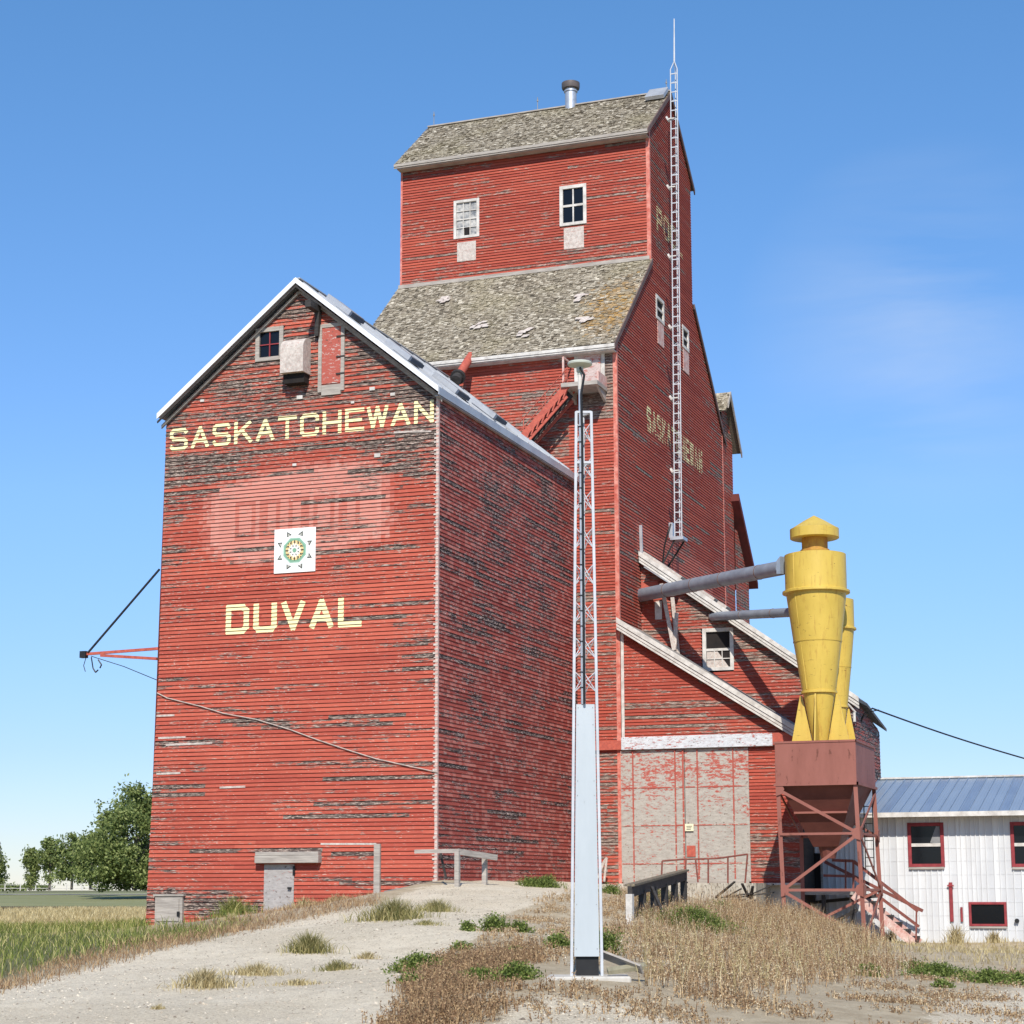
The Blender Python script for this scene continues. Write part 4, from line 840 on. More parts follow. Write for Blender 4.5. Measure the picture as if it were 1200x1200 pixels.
# ------------------------------------------------------------------ hopper bin on legs
bz1=aY(955,869,BY).z; bz0=aY(955,918,BY).z; bx0=aY(908,890,BY).x; bx1=aY(1003,890,BY).x; BYR=BY+3.3
HB=thing('hopper_bin',((bx0+bx1)/2,BY,gz((bx0+bx1)/2,BY)),'brown steel hopper bin on braced legs beside the drive shed','hopper')
m=MB(); m.box((bx0,BY,bz0),(bx1,BYR,bz1)); m.build('bin_box',M_rustlt,HB,bevel=.01)
m=MB(); m.box((bx0-.05,BY-.03,bz0-.06),(bx1+.05,BY,bz0+.02)); m.box((bx1,BY-.03,bz0-.06),(bx1+.05,BYR+.03,bz0+.02)); m.box((bx0-.03,BY-.02,bz1-.03),(bx1+.03,BY+.0,bz1+.03)); m.box((bx1,BY-.02,bz1-.03),(bx1+.03,BYR,bz1+.03)); m.build('rim_angle',M_rustlt,HB,split=True)
hz=aY(965,992,BY+1.2).z; cxh=(bx0+bx1)/2; cyh=(BY+BYR)/2; hw=.38
m=MB(); t=[(bx0+.08,BY+.12,bz0-.02),(bx1-.08,BY+.12,bz0-.02),(bx1-.08,BYR-.12,bz0-.02),(bx0+.08,BYR-.12,bz0-.02)]; b=[(cxh-hw,cyh-hw,hz),(cxh+hw,cyh-hw,hz),(cxh+hw,cyh+hw,hz),(cxh-hw,cyh+hw,hz)]
m.hexa([Vector(q) for q in b]+[Vector(q) for q in t]); m.build('hopper_cone',M_hop,HB)
m=MB(); f=.45; q0=Vector(t[0]).lerp(Vector(b[0]),f); q1=Vector(t[1]).lerp(Vector(b[1]),f); m.bar(q0+Vector((0,-.05,0)),q1+Vector((0,-.05,0)),.08,.06); m.build('stiffener',M_rustlt,HB)
m=MB(); m.lathe(cxh,cyh,[(hz,.3),(hz-.35,.22)],12); m.build('outlet',M_hop,HB)
lb={}
feet={'fl':(bx0+.06,BY+.05,918,0.12),'fr':(bx1-.05,BY+.05,918,.13),'br':(bx1-.05,BYR-.05,918,.13),'bl':(bx0+.06,BYR-.05,918,.0)}
def LG(k,z):
    x,y,_,sp=feet[k]; return Vector((x+sp*(bz0-z)/(bz0+1.5),y,z))
for k in feet:
    zb=gz(feet[k][0]+feet[k][3],feet[k][1])-.15; m=MB(); a=LG(k,zb); b=LG(k,bz0-.02)
    m.bar(a+Vector((.0,0,0)),b,.12,.02,up=(0,1,0)); m.bar(a+Vector((-.05,.06,0)),b+Vector((-.05,.06,0)),.02,.11,up=(0,1,0)); m.build('leg',M_rustlt,HB)
def zl(y,Y=BY): return aY(960,y,Y).z
m=MB()
za,zb_,zc,zd=zl(924),zl(977),zl(1043),zl(1100)
def fb(a,b,w=.09): m.bar(a+Vector((0,-.04,0)),b+Vector((0,-.04,0)),.03,w,up=(0,0,1))
fb(LG('fl',za),LG('fr',zb_)); fb(LG('fl',zb_),LG('fr',zb_),.07); fb(LG('fr',zb_-.02),LG('fl',zc)); fb(LG('fl',zc),LG('fr',zc),.08); fb(LG('fl',zc-.03),LG('fr',zd))
m.build('front_brace',M_rustlt,HB,split=True)
m=MB()
def sb(a,b,w=.09,M2=None): m.bar(a+Vector((.04,0,0)),b+Vector((.04,0,0)),.03,w,up=(0,0,1))
sb(LG('br',za),LG('fr',zb_)); sb(LG('fr',zb_),LG('br',zb_),.07); sb(LG('fr',zb_),LG('br',zc)); sb(LG('fr',zc),LG('br',zc),.07); sb(LG('br',zc),LG('fr',zd))
m.bar(LG('bl',za),LG('br',zb_),.03,.08); m.bar(LG('bl',zc),LG('br',zc),.03,.08); m.bar(LG('bl',zb_),LG('br',zb_),.03,.08); m.bar(LG('br',zc),LG('bl',-1.2),.03,.08); m.bar(LG('fl',zc),LG('bl',zc),.03,.08); m.bar(LG('fl',zb_),LG('bl',zb_),.03,.08); m.bar(LG('fl',za),LG('bl',zb_),.03,.08); m.build('side_brace',M_rustlt,HB,split=True)
m=MB()
for k,z,sx in (('fl',za,1),('fr',zb_,-1),('fl',zc,1),('fr',zc,-1),('fr',zd,-1)):
    q=LG(k,z)+Vector((0,-.06,0)); m.prism([q+Vector((-.06*sx,0,-.2)),q+Vector((.12*sx,0,-.14)),q+Vector((.2*sx,0,0)),q+Vector((.12*sx,0,.14)),q+Vector((-.06*sx,0,.2))],(0,.012,0))
for k,z,sy in (('fr',zb_,1),('br',zb_,-1),('br',zc,-1),('fr',zc,1)):
    q=LG(k,z)+Vector((.07,0,0)); m.prism([q+Vector((0,-.06*sy,-.2)),q+Vector((0,.25*sy,-.12)),q+Vector((0,.35*sy,0)),q+Vector((0,.25*sy,.12)),q+Vector((0,-.06*sy,.2))],(.012,0,0))
m.build('gusset_plate',M_rustlt,HB,split=True)
# short ladder hanging below
m=MB(); YL=BYR-.2
for xx in (1012,1022): m.tube(aY(xx,935,YL),aY(xx+2.5,1020,YL),.018,5)
for i in range(8): m.tube(aY(1012.2+i*.3,945+i*10,YL),aY(1022.2+i*.3,945+i*10,YL),.014,5)
m.build('ladder',M_black,HB)
# cyclones
def cyclone(cx,cy,s,zr,zbase,label,cs=1.):
    """s metres per photo pixel at the first cyclone; zr(y) height for a photo row of the first cyclone"""
    t=thing('dust_cyclone',(cx,cy,zbase),label,'dust cyclone','yellow dust cyclones on the hopper bin')
    m=MB(); m.lathe(cx,cy,[(zr(645),0),(zr(645.5),30*s),(zr(647),36*s),(zr(689),36*s)]); m.build('drum',M_yel,t,smooth=True)
    m=MB(); m.lathe(cx,cy,[(zr(688),36*s),(zr(689.5),39.5*s),(zr(692),39.5*s),(zr(693),35*s)]); m.build('flange_ring',M_yel,t,smooth=True)
    m=MB(); m.lathe(cx,cy,[(zr(692),35.2*s),(zr(745),28.5*s),(zr(807),19.5*s)]); m.build('upper_cone',M_yel,t,smooth=True)
    m=MB(); m.lathe(cx,cy,[(zr(748),28.2*s),(zr(748.1),28.6*s),(zr(749.4),28.35*s),(zr(749.5),27.9*s)]); m.build('seam_ring',M_yel,t,smooth=True)
    m=MB(); e=Vector((-.55,-.83,0)); c=Vector((cx,cy,0)); m.bar(c+e*35.4*s+Vector((0,0,zr(692))),c+e*20*s+Vector((0,0,zr(805))),.02,.02); m.bar(c+e*36.1*s+Vector((0,0,zr(648))),c+e*36.1*s+Vector((0,0,zr(688))),.02,.02); m.build('weld_seam',M_yel,t,split=True)
    m=MB(); m.lathe(cx,cy,[(zr(806),19*s),(zr(806.5),21*s),(zr(809),21*s),(zr(809.5),18.5*s),(zr(867),8.5*s)]); m.build('lower_cone',M_yel,t,smooth=True)
    m=MB(); m.lathe(cx,cy,[(zr(626),15.2*s),(zr(640.5),15.2*s),(zr(640.7),17*s),(zr(643),17*s),(zr(643.5),14*s)]); m.build('neck',simple('neck_rusty%.2f'%cy,(.5,.29,.05),c2=(.36,.17,.04),sc=6,stretch=(1,1,.5)),t,smooth=True)
    m=MB(); m.lathe(cx,cy,[(zr(627),15*s),(zr(627.5),28*s*cs),(zr(627),28.8*s*cs),(zr(616.5),28.8*s*cs),(zr(616),27.5*s*cs),(zr(607),13*s),(zr(600.5),1*s),(zr(600),0)]); m.build('rain_cap',M_yel,t,smooth=True)
    for a in (0,math.pi/2,math.pi,3*math.pi/2):
        e=Vector((math.cos(a),math.sin(a),0)); tt=Vector((-e.y,e.x,0))*.02; c=Vector((cx,cy,0))
        def q(r,y): return c+e*(r*s)+Vector((0,0,zr(y)))
        m=MB(); P=[q(20,811),q(22.5,811),q(34,867.5),q(9,867.5)]; m.prism([p-tt for p in P],tt*2); m.build('fin',M_yel,t)
    return t
c1=aY(958.5,760,BY+1.1); sc1=1/ (FPX/(c1.dot(Fv)))
cy1_=BY+1.1; cx1_=aY(958,750,cy1_).x
base1=bz1+.01
def zr1_(y): return aY(958,y,cy1_).z-aY(958,868,cy1_).z+base1
cyclone(cx1_,cy1_,sc1,zr1_,base1,'large yellow dust cyclone with rain cap, nearest on the bin')
cy2_=BY+2.55; cx2_=aY(979,800,cy2_).x+.02; r2=.70
def zr2_(y): return zr2f(y)
zring=aY(1000,736,cy2_).z
h1=zr1_(690)-base1
def zr2f(y): return base1+(zr1_(y)-base1)*(zring-base1)/h1 if y<868 else base1
cyclone(cx2_,cy2_,sc1*.66,zr2f,base1,'smaller yellow dust cyclone mostly hidden behind the big one',.6)
# ducts
A=aY(748,698,UY-.02); B=aY(916,665.5,cy1_+.1); m=MB(); m.tube(A,B,.23,20); du=m.build('duct',M_duct,label='thick grey duct running from the shed wall to the big yellow cyclone',cat='duct',smooth=True,group='grey dust ducts')
d=(B-A); m=MB()
for t in (.0,.22,.42,.62,.86): q=A+d*t; m.tube(q-d.normalized()*.012,q+d.normalized()*.012,.24,20)
m.build('joint_band',simple('rust_band',(.2,.12,.09)),du,split=True)
m=MB(); dn=d.normalized(); C2=aY(921,663,cy1_+.1); up=Vector((0,0,1)); sd_=dn.cross(up).normalized()
m.hexa([B-sd_*.2-up*.2,B+sd_*.2-up*.2,B+sd_*.2+up*.2,B-sd_*.2+up*.2,C2-sd_*.22-up*.27,C2+sd_*.22-up*.27,C2+sd_*.22+up*.28,C2-sd_*.22+up*.28]); m.build('inlet',M_duct,du)
A=aY(835,722.5,UY-.02); B=aY(958,716,cy2_-.1); m=MB(); m.tube(A,B,.15,18); du=m.build('duct',M_duct,label='thinner grey duct running from above the window to the smaller cyclone',cat='duct',smooth=True,group='grey dust ducts')
m=MB(); d=B-A
for t in (.0,.3,.6): q=A+d*t; m.tube(q-d.normalized()*.012,q+d.normalized()*.012,.16,18)
m.build('joint_band',simple('rust_band2',(.2,.14,.12)),du,split=True)
# ------------------------------------------------------------------ white metal building
W=thing('metal_building',(-4,WY,-1.7),'long low white metal clad building with a blue grey roof','building')
WP=Pl((0,WY,0),(1,0,0),(0,-1,0)); ez=aY(1115,953,WY).z; WX0=-12.5; WX1=9.5; gz_=-1.8
wr1=rY(1064,964,1106.5,1016,WY); wr2=rY(1184.5,963,1228,1016,WY); wr3=rY(1135.5,1057,1180,1085.5,WY)
m=MB(); xs=WX0; 
ops=[wr1,wr2,wr3]
def panel(u0,u1,z0,z1,c):
    for (a,b,c0,c1) in ops:
        if u0<b and u1>a and z0<c1 and z1>c0:
            if u0<a: panel(u0,a,z0,z1,c)
            if u1>b: panel(b,u1,z0,z1,c)
            u0,u1=max(u0,a),min(u1,b)
            if z0<c0: panel(u0,u1,z0,c0,c)
            if z1>c1: panel(u0,u1,c1,z1,c)
            return
    if u1-u0<.004 or z1-z0<.004: return
    m.poly([WP.P(u0,z0,0),WP.P(u1,z0,0),WP.P(u1,z1,0),WP.P(u0,z1,0)],c)
zrow=[gz_]+[aY(1110,y,WY).z for y in (1090,1073,1057,1041,1025,1009,994,978)]+[ez+.05]
rs={}
while xs<WX1:
    wdt=random.choice((.14,.17,.2,.24)); cv_=random.random()
    for i in range(len(zrow)-1): panel(xs,min(WX1,xs+wdt),zrow[i],zrow[i+1],(min(1,max(0,cv_+random.uniform(-.12,.12))),0,0,1))
    xs+=wdt; rs[xs]=1
m.build('front_wall',M_wall,W,col_=True)
m=MB()
def clipped(u,z0,z1):
    seg=[(z0,z1)]
    for (a,b,c0,c1) in ops:
        if a-.01<u<b+.01:
            ns=[]
            for s0,s1 in seg:
                if c0>s0: ns.append((s0,min(c0,s1)))
                if c1<s1: ns.append((max(c1,s0),s1))
            seg=[q for q in ns if q[1]>q[0]+.01]
    return seg
for x in rs:
    if x<WX1-.05:
        for s0,s1 in clipped(x,gz_,ez): WP.slab(m,x-.012,x+.010,s0,s1,.001,.034)
m.build('rib',M_wall,W,col_=True)
m=MB()
for z in zrow[1:-1]:
    seg=[(WX0,WX1)]
    for (a,b,c0,c1) in ops:
        if c0-.01<z<c1+.01:
            ns=[]
            for s0,s1 in seg:
                if a>s0: ns.append((s0,min(a,s1)))
                if b<s1: ns.append((max(b,s0),s1))
            seg=ns
    for s0,s1 in seg:
        WP.slab(m,s0,s1,z-.003,z+.004,.0015,.010)
m.build('sheet_lap',simple('lap_white',(.7,.7,.69),bmp=0),W)
rdY=WY+5.2; rz=aY(1115,912,rdY).z; ev=.62; kr=(rz-ez)/(rdY-WY); RX0=URX+.02
m=MB(); u=RX0; ye=WY-ev; zee=ez-.0
i=0
while u<WX1+.4:
    wdt=.95 if i%2==0 else .28; c=(0 if i%2==0 else .6,0,0,1); m.poly([(u,ye,zee),(u+wdt,ye,zee),(u+wdt,rdY,rz),(u,rdY,rz)],c); u+=wdt; i+=1
m.poly([(RX0,rdY,rz),(WX1+.4,rdY,rz),(WX1+.4,rdY+5.2,zee),(RX0,rdY+5.2,zee)],(0,0,0,1)); wr_=m.build('roof',M_blue,W,col_=True)
m=MB(); u=RX0
while u<WX1+.4:
    m.bar((u,ye,zee+.02),(u,rdY,rz+.02),.02,.03); u+=.3075
m.build('roof_rib',simple('rib_blue',(.2,.27,.38),rough=.4,bmp=0),wr_,split=True)
m=MB(); m.box((RX0,ye-.03,zee-.12),(WX1+.4,ye-.003,zee+.03)); m.bar((RX0,rdY,rz+.04),(WX1+.4,rdY,rz+.04),.25,.06); m.build('eave_trim',M_white,W,split=True)
m=MB(); m.box((RX0,ye,zee-.1),(WX1+.4,WY,zee-.07)); m.build('soffit',M_greyw,W)
m=MB(); m.poly([(WX1,WY,gz_),(WX1,WY+10.4,gz_),(WX1,WY+10.4,ez),(WX1,rdY,rz-.1),(WX1,WY,ez)],(0,0,0,1)); m.poly([(WX0,WY+10.4,gz_),(WX1,WY+10.4,gz_),(WX1,WY+10.4,ez),(WX0,WY+10.4,ez)],(0,0,0,1)); m.poly([(WX0,WY,gz_),(WX0,WY+10.4,gz_),(WX0,WY+10.4,ez-.2),(WX0,WY,ez-.2)],(0,0,0,1)); m.box((WX0,WY+.02,ez-.25),(RX0,WY+2,ez-.2)); m.build('end_wall',M_wall,W,col_=True)
for k,(r,nm) in enumerate(((wr1,'left upper window with a torn pale curtain'),(wr2,'right upper window cut by the picture edge'))):
    w=window(WP,W,r,M_redframe,1,2,.11,.06,M_glass,True,nm,sill=M_white,proud=.04,deep=.03)
    m=MB(); u1=r[1]-.12; m.poly([WP.P(u1-.32,r[2]+(r[3]-r[2])*.55,-.015),WP.P(u1,r[2]+(r[3]-r[2])*.5,-.015),WP.P(u1,r[3]-.12,-.015),WP.P(u1-.12,r[3]-.12,-.015)]); m.build('curtain',simple('curtain%d'%k,(.25,.25,.25),bmp=0),w)
    m=MB(); WP.slab(m,r[0]+.02,r[1]-.02,r[2]-.07,r[2]-.002,.0,.08); m.build('sill',M_greyw,w,split=True)
w=window(WP,W,wr3,M_redframe,1,1,.08,.03,M_glass,False,'wide basement window near the ground',proud=.04,deep=.03); m=MB(); WP.slab(m,wr3[0]+.02,wr3[1]-.02,wr3[2]-.06,wr3[2]-.002,.0,.08); m.build('sill',M_greyw,w,split=True)
m=MB(); u0,u1,z0,z1=rY(1113,1034,1117,1080,WY); WP.slab(m,u0,u1,z0,z1,.02,.07); uu=(u0+u1)/2; WP.slab(m,uu-.1,uu+.1,z1-.13,z1-.08,.071,.1); m.build('wall_post',M_redframe,W,split=True)
m=MB(); u0,u1,z0,z1=rY(1126,1063,1128.5,1080,WY); WP.slab(m,u0,u1,z0,z1,.02,.07); m.build('wall_post',M_redframe,W,split=True)
q=aY(1192,1079,WY); m=MB(); m.tube(q,q+Vector((0,-.12,0)),.07,8); m.build('tap',M_black,W)
# entry recess between the shed and the white building
u0,u1,z0,z1=rY(936,1000,964,1042,WY); m=MB(); WP.slab(m,u0,u1,z0,z1,.016,.05); dr=m.build('entry_door',M_dark,W); m=MB(); WP.slab(m,u1-.05,u1+.02,z0,z1,.051,.08); m.build('door_frame',M_greyw,dr)
# ------------------------------------------------------------------ staircase
SYf=60.3; SYb=61.3
ST=thing('outdoor_staircase',tuple(aY(1000,1044,SYf)),'wooden landing and stairs with red handrail going down past the white wall','staircase')
la=aY(930,1043,SYf); lb_=aY(1000,1044,SYf); zL=lb_.z; bt=aY(1072,1106,SYf)
m=MB(); m.box((la.x,SYf,zL-.12),(lb_.x,SYb+.4,zL)); m.build('landing',M_greyw,ST)
m=MB()
for yy in (SYf,SYb): m.bar(Vector((lb_.x,yy,zL-.12)),Vector((bt.x,yy,bt.z)),.05,.26)
m.build('stringer',M_trimpale,ST,split=True)
m=MB(); ns=7
for i in range(ns):
    q=Vector((lb_.x,0,zL)).lerp(Vector((bt.x,0,bt.z+.1)),(i+.6)/ns); m.box((q.x-.16,SYf+.03,q.z-.02),(q.x+.14,SYb-.03,q.z+.03))
m.build('tread',M_darkw,ST,split=True)
m=MB(); r0=aY(1000,1009,SYf); r1=aY(1076,1068,SYf)
m.bar(r0,r1,.05,.1); m.bar(aY(975,1008,SYf),r0,.05,.09); m.bar(aY(1000,1028,SYf),aY(1077,1086,SYf),.04,.09); m.bar(Vector((r0.x-1.1,SYb,r0.z)),Vector((r1.x,SYb,r1.z)),.05,.1); m.bar(aY(965,1026,SYf),aY(1000,1027,SYf),.04,.08); m.build('handrail',M_rail,ST,split=True)
m=MB(); m.bar(aY(1074,1066,SYf),aY(1073.5,1104,SYf),.05,.05); m.bar(aY(1000,1009,SYf),aY(1000,1044,SYf),.06,.06); m.bar(aY(991,1009,SYf),aY(991,1044,SYf),.05,.05); m.build('baluster',M_rail,ST,split=True)
m=MB()
for xx in (932,965,998):
    q=aY(xx,1044,SYf+.1); m.bar(Vector((q.x,SYf+.1,zL-.12)),Vector((q.x,SYf+.1,-1.9)),.12)
m.bar(aY(1005,1066,SYf),aY(940,1100,SYf+.5),.05,.1); m.bar(aY(948,1058,SYb),aY(1030,1050,SYb),.05,.1); m.build('support_post',M_darkw,ST,split=True)
# ------------------------------------------------------------------ lamp mast with metal cover
PD=23.5; pb0=aD(664.5,1146,PD); pb1=aD(704.5,1146,PD)
YP=(pb0.y+pb1.y)/2; px_=lambda x,y: aY(x,y,YP-.12)
gzP=gz((pb0.x+pb1.x)/2,YP)
PL=thing('lattice_mast',((pb0.x+pb1.x)/2,YP,pb0.z),'slim silver lattice mast with a flat metal cover and a disc lamp on top','mast')
def edge(y,side):  # tapering legs
    f=(1146-y)/(1146-480.); return px_((664.5+5.7*f-0) if side==0 else (704.5-13.2*f),y)
# true-vertical geometry from the four measured corners
L0,L1=edge(1146,0),edge(1146,1); T0,T1=edge(480,0),edge(480,1)
rx=Vector((math.cos(PSI),math.sin(PSI),0)); bk=Vector((-math.sin(PSI),math.cos(PSI),0))
wb_=(L1-L0).length*.94-.036; wt_=(T1-T0).length*.94-.036; b0v=Vector((L0.x,YP,L0.z))+rx*.018; b1v=b0v+rx*wb_
t0v=Vector((T0.x,YP,T0.z))+rx*.018; t1v=t0v+rx*wt_
bm=(b0v+b1v)/2+bk*wb_*.85; tm=(t0v+t1v)/2+bk*wt_*.85
def MP(k,z):
    a,b=((b0v,t0v),(b1v,t1v),(bm,tm))[k]; f=(z-b0v.z)/(t0v.z-b0v.z); return a.lerp(b,f)
for k in range(3):
    m=MB(); m.bar(MP(k,b0v.z-.1),MP(k,t0v.z),.036 if k<2 else .03,.03,up=tuple(bk)); m.build('leg',M_legs,PL,bevel=.004)
zc0,zc1=aY(684,1121,YP).z,aY(684,825,YP).z
m=MB(); fo=-bk*.022; i0=rx*.03
a,b,c,d=MP(0,zc0)+i0,MP(1,zc0)-i0,MP(1,zc1)-i0,MP(0,zc1)+i0
m.hexa([a+fo,b+fo,b+fo+bk*.01,a+fo+bk*.01,d+fo,c+fo,c+fo+bk*.01,d+fo+bk*.01]); cv=m.build('cover_sheet',M_alu,PL)
m=MB()
for y in (829,849,915,932,1060,1112):
    z=aY(684,y,YP).z
    for k,s in ((0,1),(1,-1)):
        q=MP(k,z)+rx*.055*s-bk*.0235; m.tube(q,q-bk*.003,.006,6)
m.build('rivet',M_rod,cv)
m=MB(); ysx=[(y,y+25) for y in (494,535,573,617,660,704,746,786)]
for y0,y1 in ysx:
    za_,zb2=aY(684,y0,YP).z,aY(684,y1,YP).z
    for (p,q) in ((0,1),(1,2),(2,0)): m.tube(MP(p,za_),MP(q,zb2),.0065,5); m.tube(MP(p,zb2),MP(q,za_),.0065,5)
m.build('lattice_brace',M_legs,PL)
m=MB()
for y in (482,541): 
    z=aY(684,y,YP).z
    for (p,q) in ((0,1),(1,2),(2,0)): m.bar(MP(p,z),MP(q,z),.03,.03)
m.build('cross_bar',M_legs,PL,split=True)
pc=lambda y:(MP(0,aY(684,y,YP).z)+MP(1,aY(684,y,YP).z))/2
cpx=lambda y:aY(680.5-(y-480)*.0,y,YP+.03)
top=aY(679.5,428,YP+.03); m=MB(); bzp=aY(679,825,YP).z; m.tube(Vector((top.x,YP+.03,bzp)),Vector((top.x,YP+.03,top.z)),.022,10); m.build('pole',M_galv,PL,smooth=True)
m=MB(); pts=[Vector((top.x+.02,YP-.03,top.z-.05)),Vector((top.x+.075,YP-.02,top.z-.15)),Vector((top.x+.03,YP-.02,top.z-.4)),Vector((top.x+.04,YP-.02,top.z-.9)),Vector((top.x+.035,YP-.01,bzp))]; m.path(pts,.017,6)
for y in range(500,820,18):
    z=aY(680,y,YP).z; m.box(Vector((top.x-.028,YP,z)),Vector((top.x+.03,YP+.06,z+.012)))
m.build('power_cable',M_black,PL)
m=MB(); q=Vector((top.x,YP+.03,top.z)); m.lathe(q.x,q.y,[(q.z-.13,.03),(q.z-.03,.035),(q.z-.01,.12),(q.z+.0,.158),(q.z+.02,.163),(q.z+.035,.155),(q.z+.045,.08),(q.z+.05,0)],28); m.lathe(q.x,q.y,[(q.z-.09,.0),(q.z-.09,.045),(q.z-.01,.05)],12)
M_lamp=simple('lamp_paint',(.5,.52,.44),c2=(.42,.44,.38),bmp=0); m.build('disc_lamp',M_lamp,PL,smooth=True)
m=MB(); m.tube(q+Vector((0,0,-.33)),q+Vector((0,0,-.13)),.028,10); m.build('lamp_neck',M_white,PL)
m=MB(); z=b0v.z; a=MP(0,z)+rx*.06+bk*.02; b=MP(1,z)-rx*.04+bk*.02; m.hexa([a,b,b+bk*.2,a+bk*.2,a+Vector((0,0,.25)),b+Vector((0,0,.25)),b+bk*.2+Vector((0,0,.25)),a+bk*.2+Vector((0,0,.25))])
bx=m.build('battery_box',M_black,PL)
c=Vector(((L0.x+L1.x)/2,YP+.1,b0v.z+.02)); m=MB(); m.hexa([c-rx*.56-bk*.3+Vector((0,0,-.25)),c+rx*.5-bk*.3+Vector((0,0,-.25)),c+rx*.5+bk*.4+Vector((0,0,-.25)),c-rx*.5+bk*.4+Vector((0,0,-.25)),c-rx*.56-bk*.3,c+rx*.5-bk*.3,c+rx*.5+bk*.4,c-rx*.5+bk*.4]); m.build('concrete_pad',M_conc,label='flat concrete pad under the silver lattice mast',cat='concrete pad',bevel=.02)
m=MB(); m.bar(aY(705,1118,YP+.4),aY(752,1136,YP+.2),.03,.14,up=(0,-1,1)); m.build('plank',M_greyw,label='pale plank leaning out from the foot of the silver mast',cat='plank')
m=MB(); m.bar(aY(712,1138,YP+.1),aY(757,1132,YP+.3),.12,.05,up=(0,-.4,1)); m.build('plank',simple('olive_plank',(.3,.27,.18),stretch=(5,1,1)),label='short olive board lying flat on the pad edge below the leaning plank',cat='plank')
# ------------------------------------------------------------------ railings
GR=thing('wooden_guard_rail',tuple(aY(738,1098,41)),'old dark timber guard rail with a white end post below the doors','guard rail')
g0=aY(738,1045,41); g1=aY(803,1026,50.5); 
m=MB(); m.bar(g0,g1,.1,.24,up=(0,0,1)); m.build('rail_beam',M_darkw,GR); m=MB(); m.bar(g0+Vector((0,0,.14)),g1+Vector((0,0,.14)),.22,.05); m.build('top_board',simple('worn_board',(.26,.21,.13),c2=(.08,.07,.06),sc=6,stretch=(3,3,3)),GR)
for i in range(6):
    q=g0.lerp(g1,i/5.2); q2=q.copy(); q2.z=gz(q.x,q.y)-.2; m=MB(); m.bar(q2,q+Vector((0,0,-.05)),.15); m.build('post',M_white if i==0 else M_darkw,GR,label='white painted end post' if i==0 else None)
q=g0.lerp(g1,.25); m=MB(); m.bar(q+Vector((.2,-.2,0)),Vector((q.x+.9,q.y-1.2,gz(q.x+.9,q.y-1.2)-.1)),.06); m.build('brace',M_darkw,GR)
def pipe_rail(name,pts_top,Y,posts,mat,label,cat,r=.028,diag=()):
    t=thing(name,tuple(aY(pts_top[0][0],posts[0][2],Y)),label,cat); m=MB(); m.path([aY(x,y,Y) for x,y in pts_top],r,8); m.build('top_rail',mat,t)
    for (x,y0,y1,x1_) in posts: m=MB(); m.tube(aY(x,y0,Y),aY(x1_,y1,Y),r,8); m.build('post',mat,t)
    if diag:
        m=MB()
        for (a,b,c,d) in diag: m.tube(aY(a,b,Y),aY(c,d,Y),r*.9,8)
        m.build('diagonal',mat,t)
pipe_rail('pipe_railing',[(776,1009),(800,1007),(840,1006),(876,1001)],59.0,[(776,1009,1035,775),(804,1007,1037,802),(815,1006,1034,818),(830,1006,1035,830),(853,1004,1035,853),(876,1001,1037,873)],M_rail,'bent rusty pipe railing on the concrete in front of the sliding doors','railing')
pipe_rail('pipe_brace',[(617,1011),(634,1008)],57,[(634,1008,1032,634)],M_orange,'right hand thin red bent pipe stand by the annex side wall','pipe stand',.022,[(634,1008,617,1033)])
pipe_rail('pipe_brace',[(595,1010),(598,1016)],56,[(598,1016,1032,598)],M_orange,'left hand thin red broken pipe stand by the annex side wall','pipe stand',.022,[(598,1014,610,1033)])
pipe_rail('timber_stand',[(702,1018),(711,1005)],59.5,[(711,1005,1033,708)],M_paleboard,'pale crooked timber stand just right of the silver mast at the elevator wall','timber stand',.04,[(700,1030,710,1006)])
WR=thing('wooden_railing',tuple(aY(535,1030,46.5)),'weathered timber railing standing at the corner of the annex','railing')
m=MB(); m.bar(aY(486,998,46.6),aY(538,997,46.6),.05,.1); m.build('rail',M_greyw,WR); m=MB(); m.bar(aY(537,998,46.6),aY(582,1005,48.2),.06,.15); m.build('rail',M_greyw,WR)
for (x,y0,y1,Y) in ((536,997,1032,46.6),(568,1003,1033,48)): a=aY(x,y0,Y); m=MB(); m.bar(a,Vector((a.x,a.y,gz(a.x,a.y)-.15)),.12); m.build('post',M_greyw,WR)
m=MB(); m.bar(aY(516,999,46.9),aY(523,1030,46.9),.05); m.build('brace',M_darkw,WR)
# black culvert sheet by the corner
q=aY(478,1040,46.8)
m=MB(); pts=[]
for i in range(9):
    t=i/8; x=450+t*80; c=aY(x,1044-5*math.sin(t*math.pi),46.6+t*.8); pts.append(c)
for a,b in zip(pts[:-1],pts[1:]): m.poly([a+Vector((0,0,-.3)),b+Vector((0,0,-.3)),b,a]); m.poly([a,b,b+Vector((.1,.7,.03)),a+Vector((.1,.7,.03))])
m.build('rubber_mat',simple('grey_rubber',(.12,.12,.12),c2=(.2,.2,.19)),label='grey rubber mat half buried in gravel at the annex corner',cat='mat')
# ------------------------------------------------------------------ power lines at right
m=MB(); pts=[]
for i in range(25):
    t=i/24; x=1022+(1215-1022)*t; y=830+(893-830)*t+6*math.sin(math.pi*t)*.4; pts.append(aY(x,y,64+9*t))
m.path(pts,.028); m.path([aY(1004,856,64),aY(1012,840,64),aY(1022,830,64)],.02); m.path([aY(1003,852,64.1),aY(1014,835,64),aY(1030,832,63.8)],.02); m.build('power_line',M_black,label='black overhead wire sloping down to the right edge from the drive shed',cat='power line')
m=MB(); q=aY(1001,835,62.4); m.tube(q,q+Vector((0,0,-.3)),.05,8); m.bar(q+Vector((-.3,.2,.4)),q+Vector((.05,0,0)),.04); m.build('insulator',M_white,D)
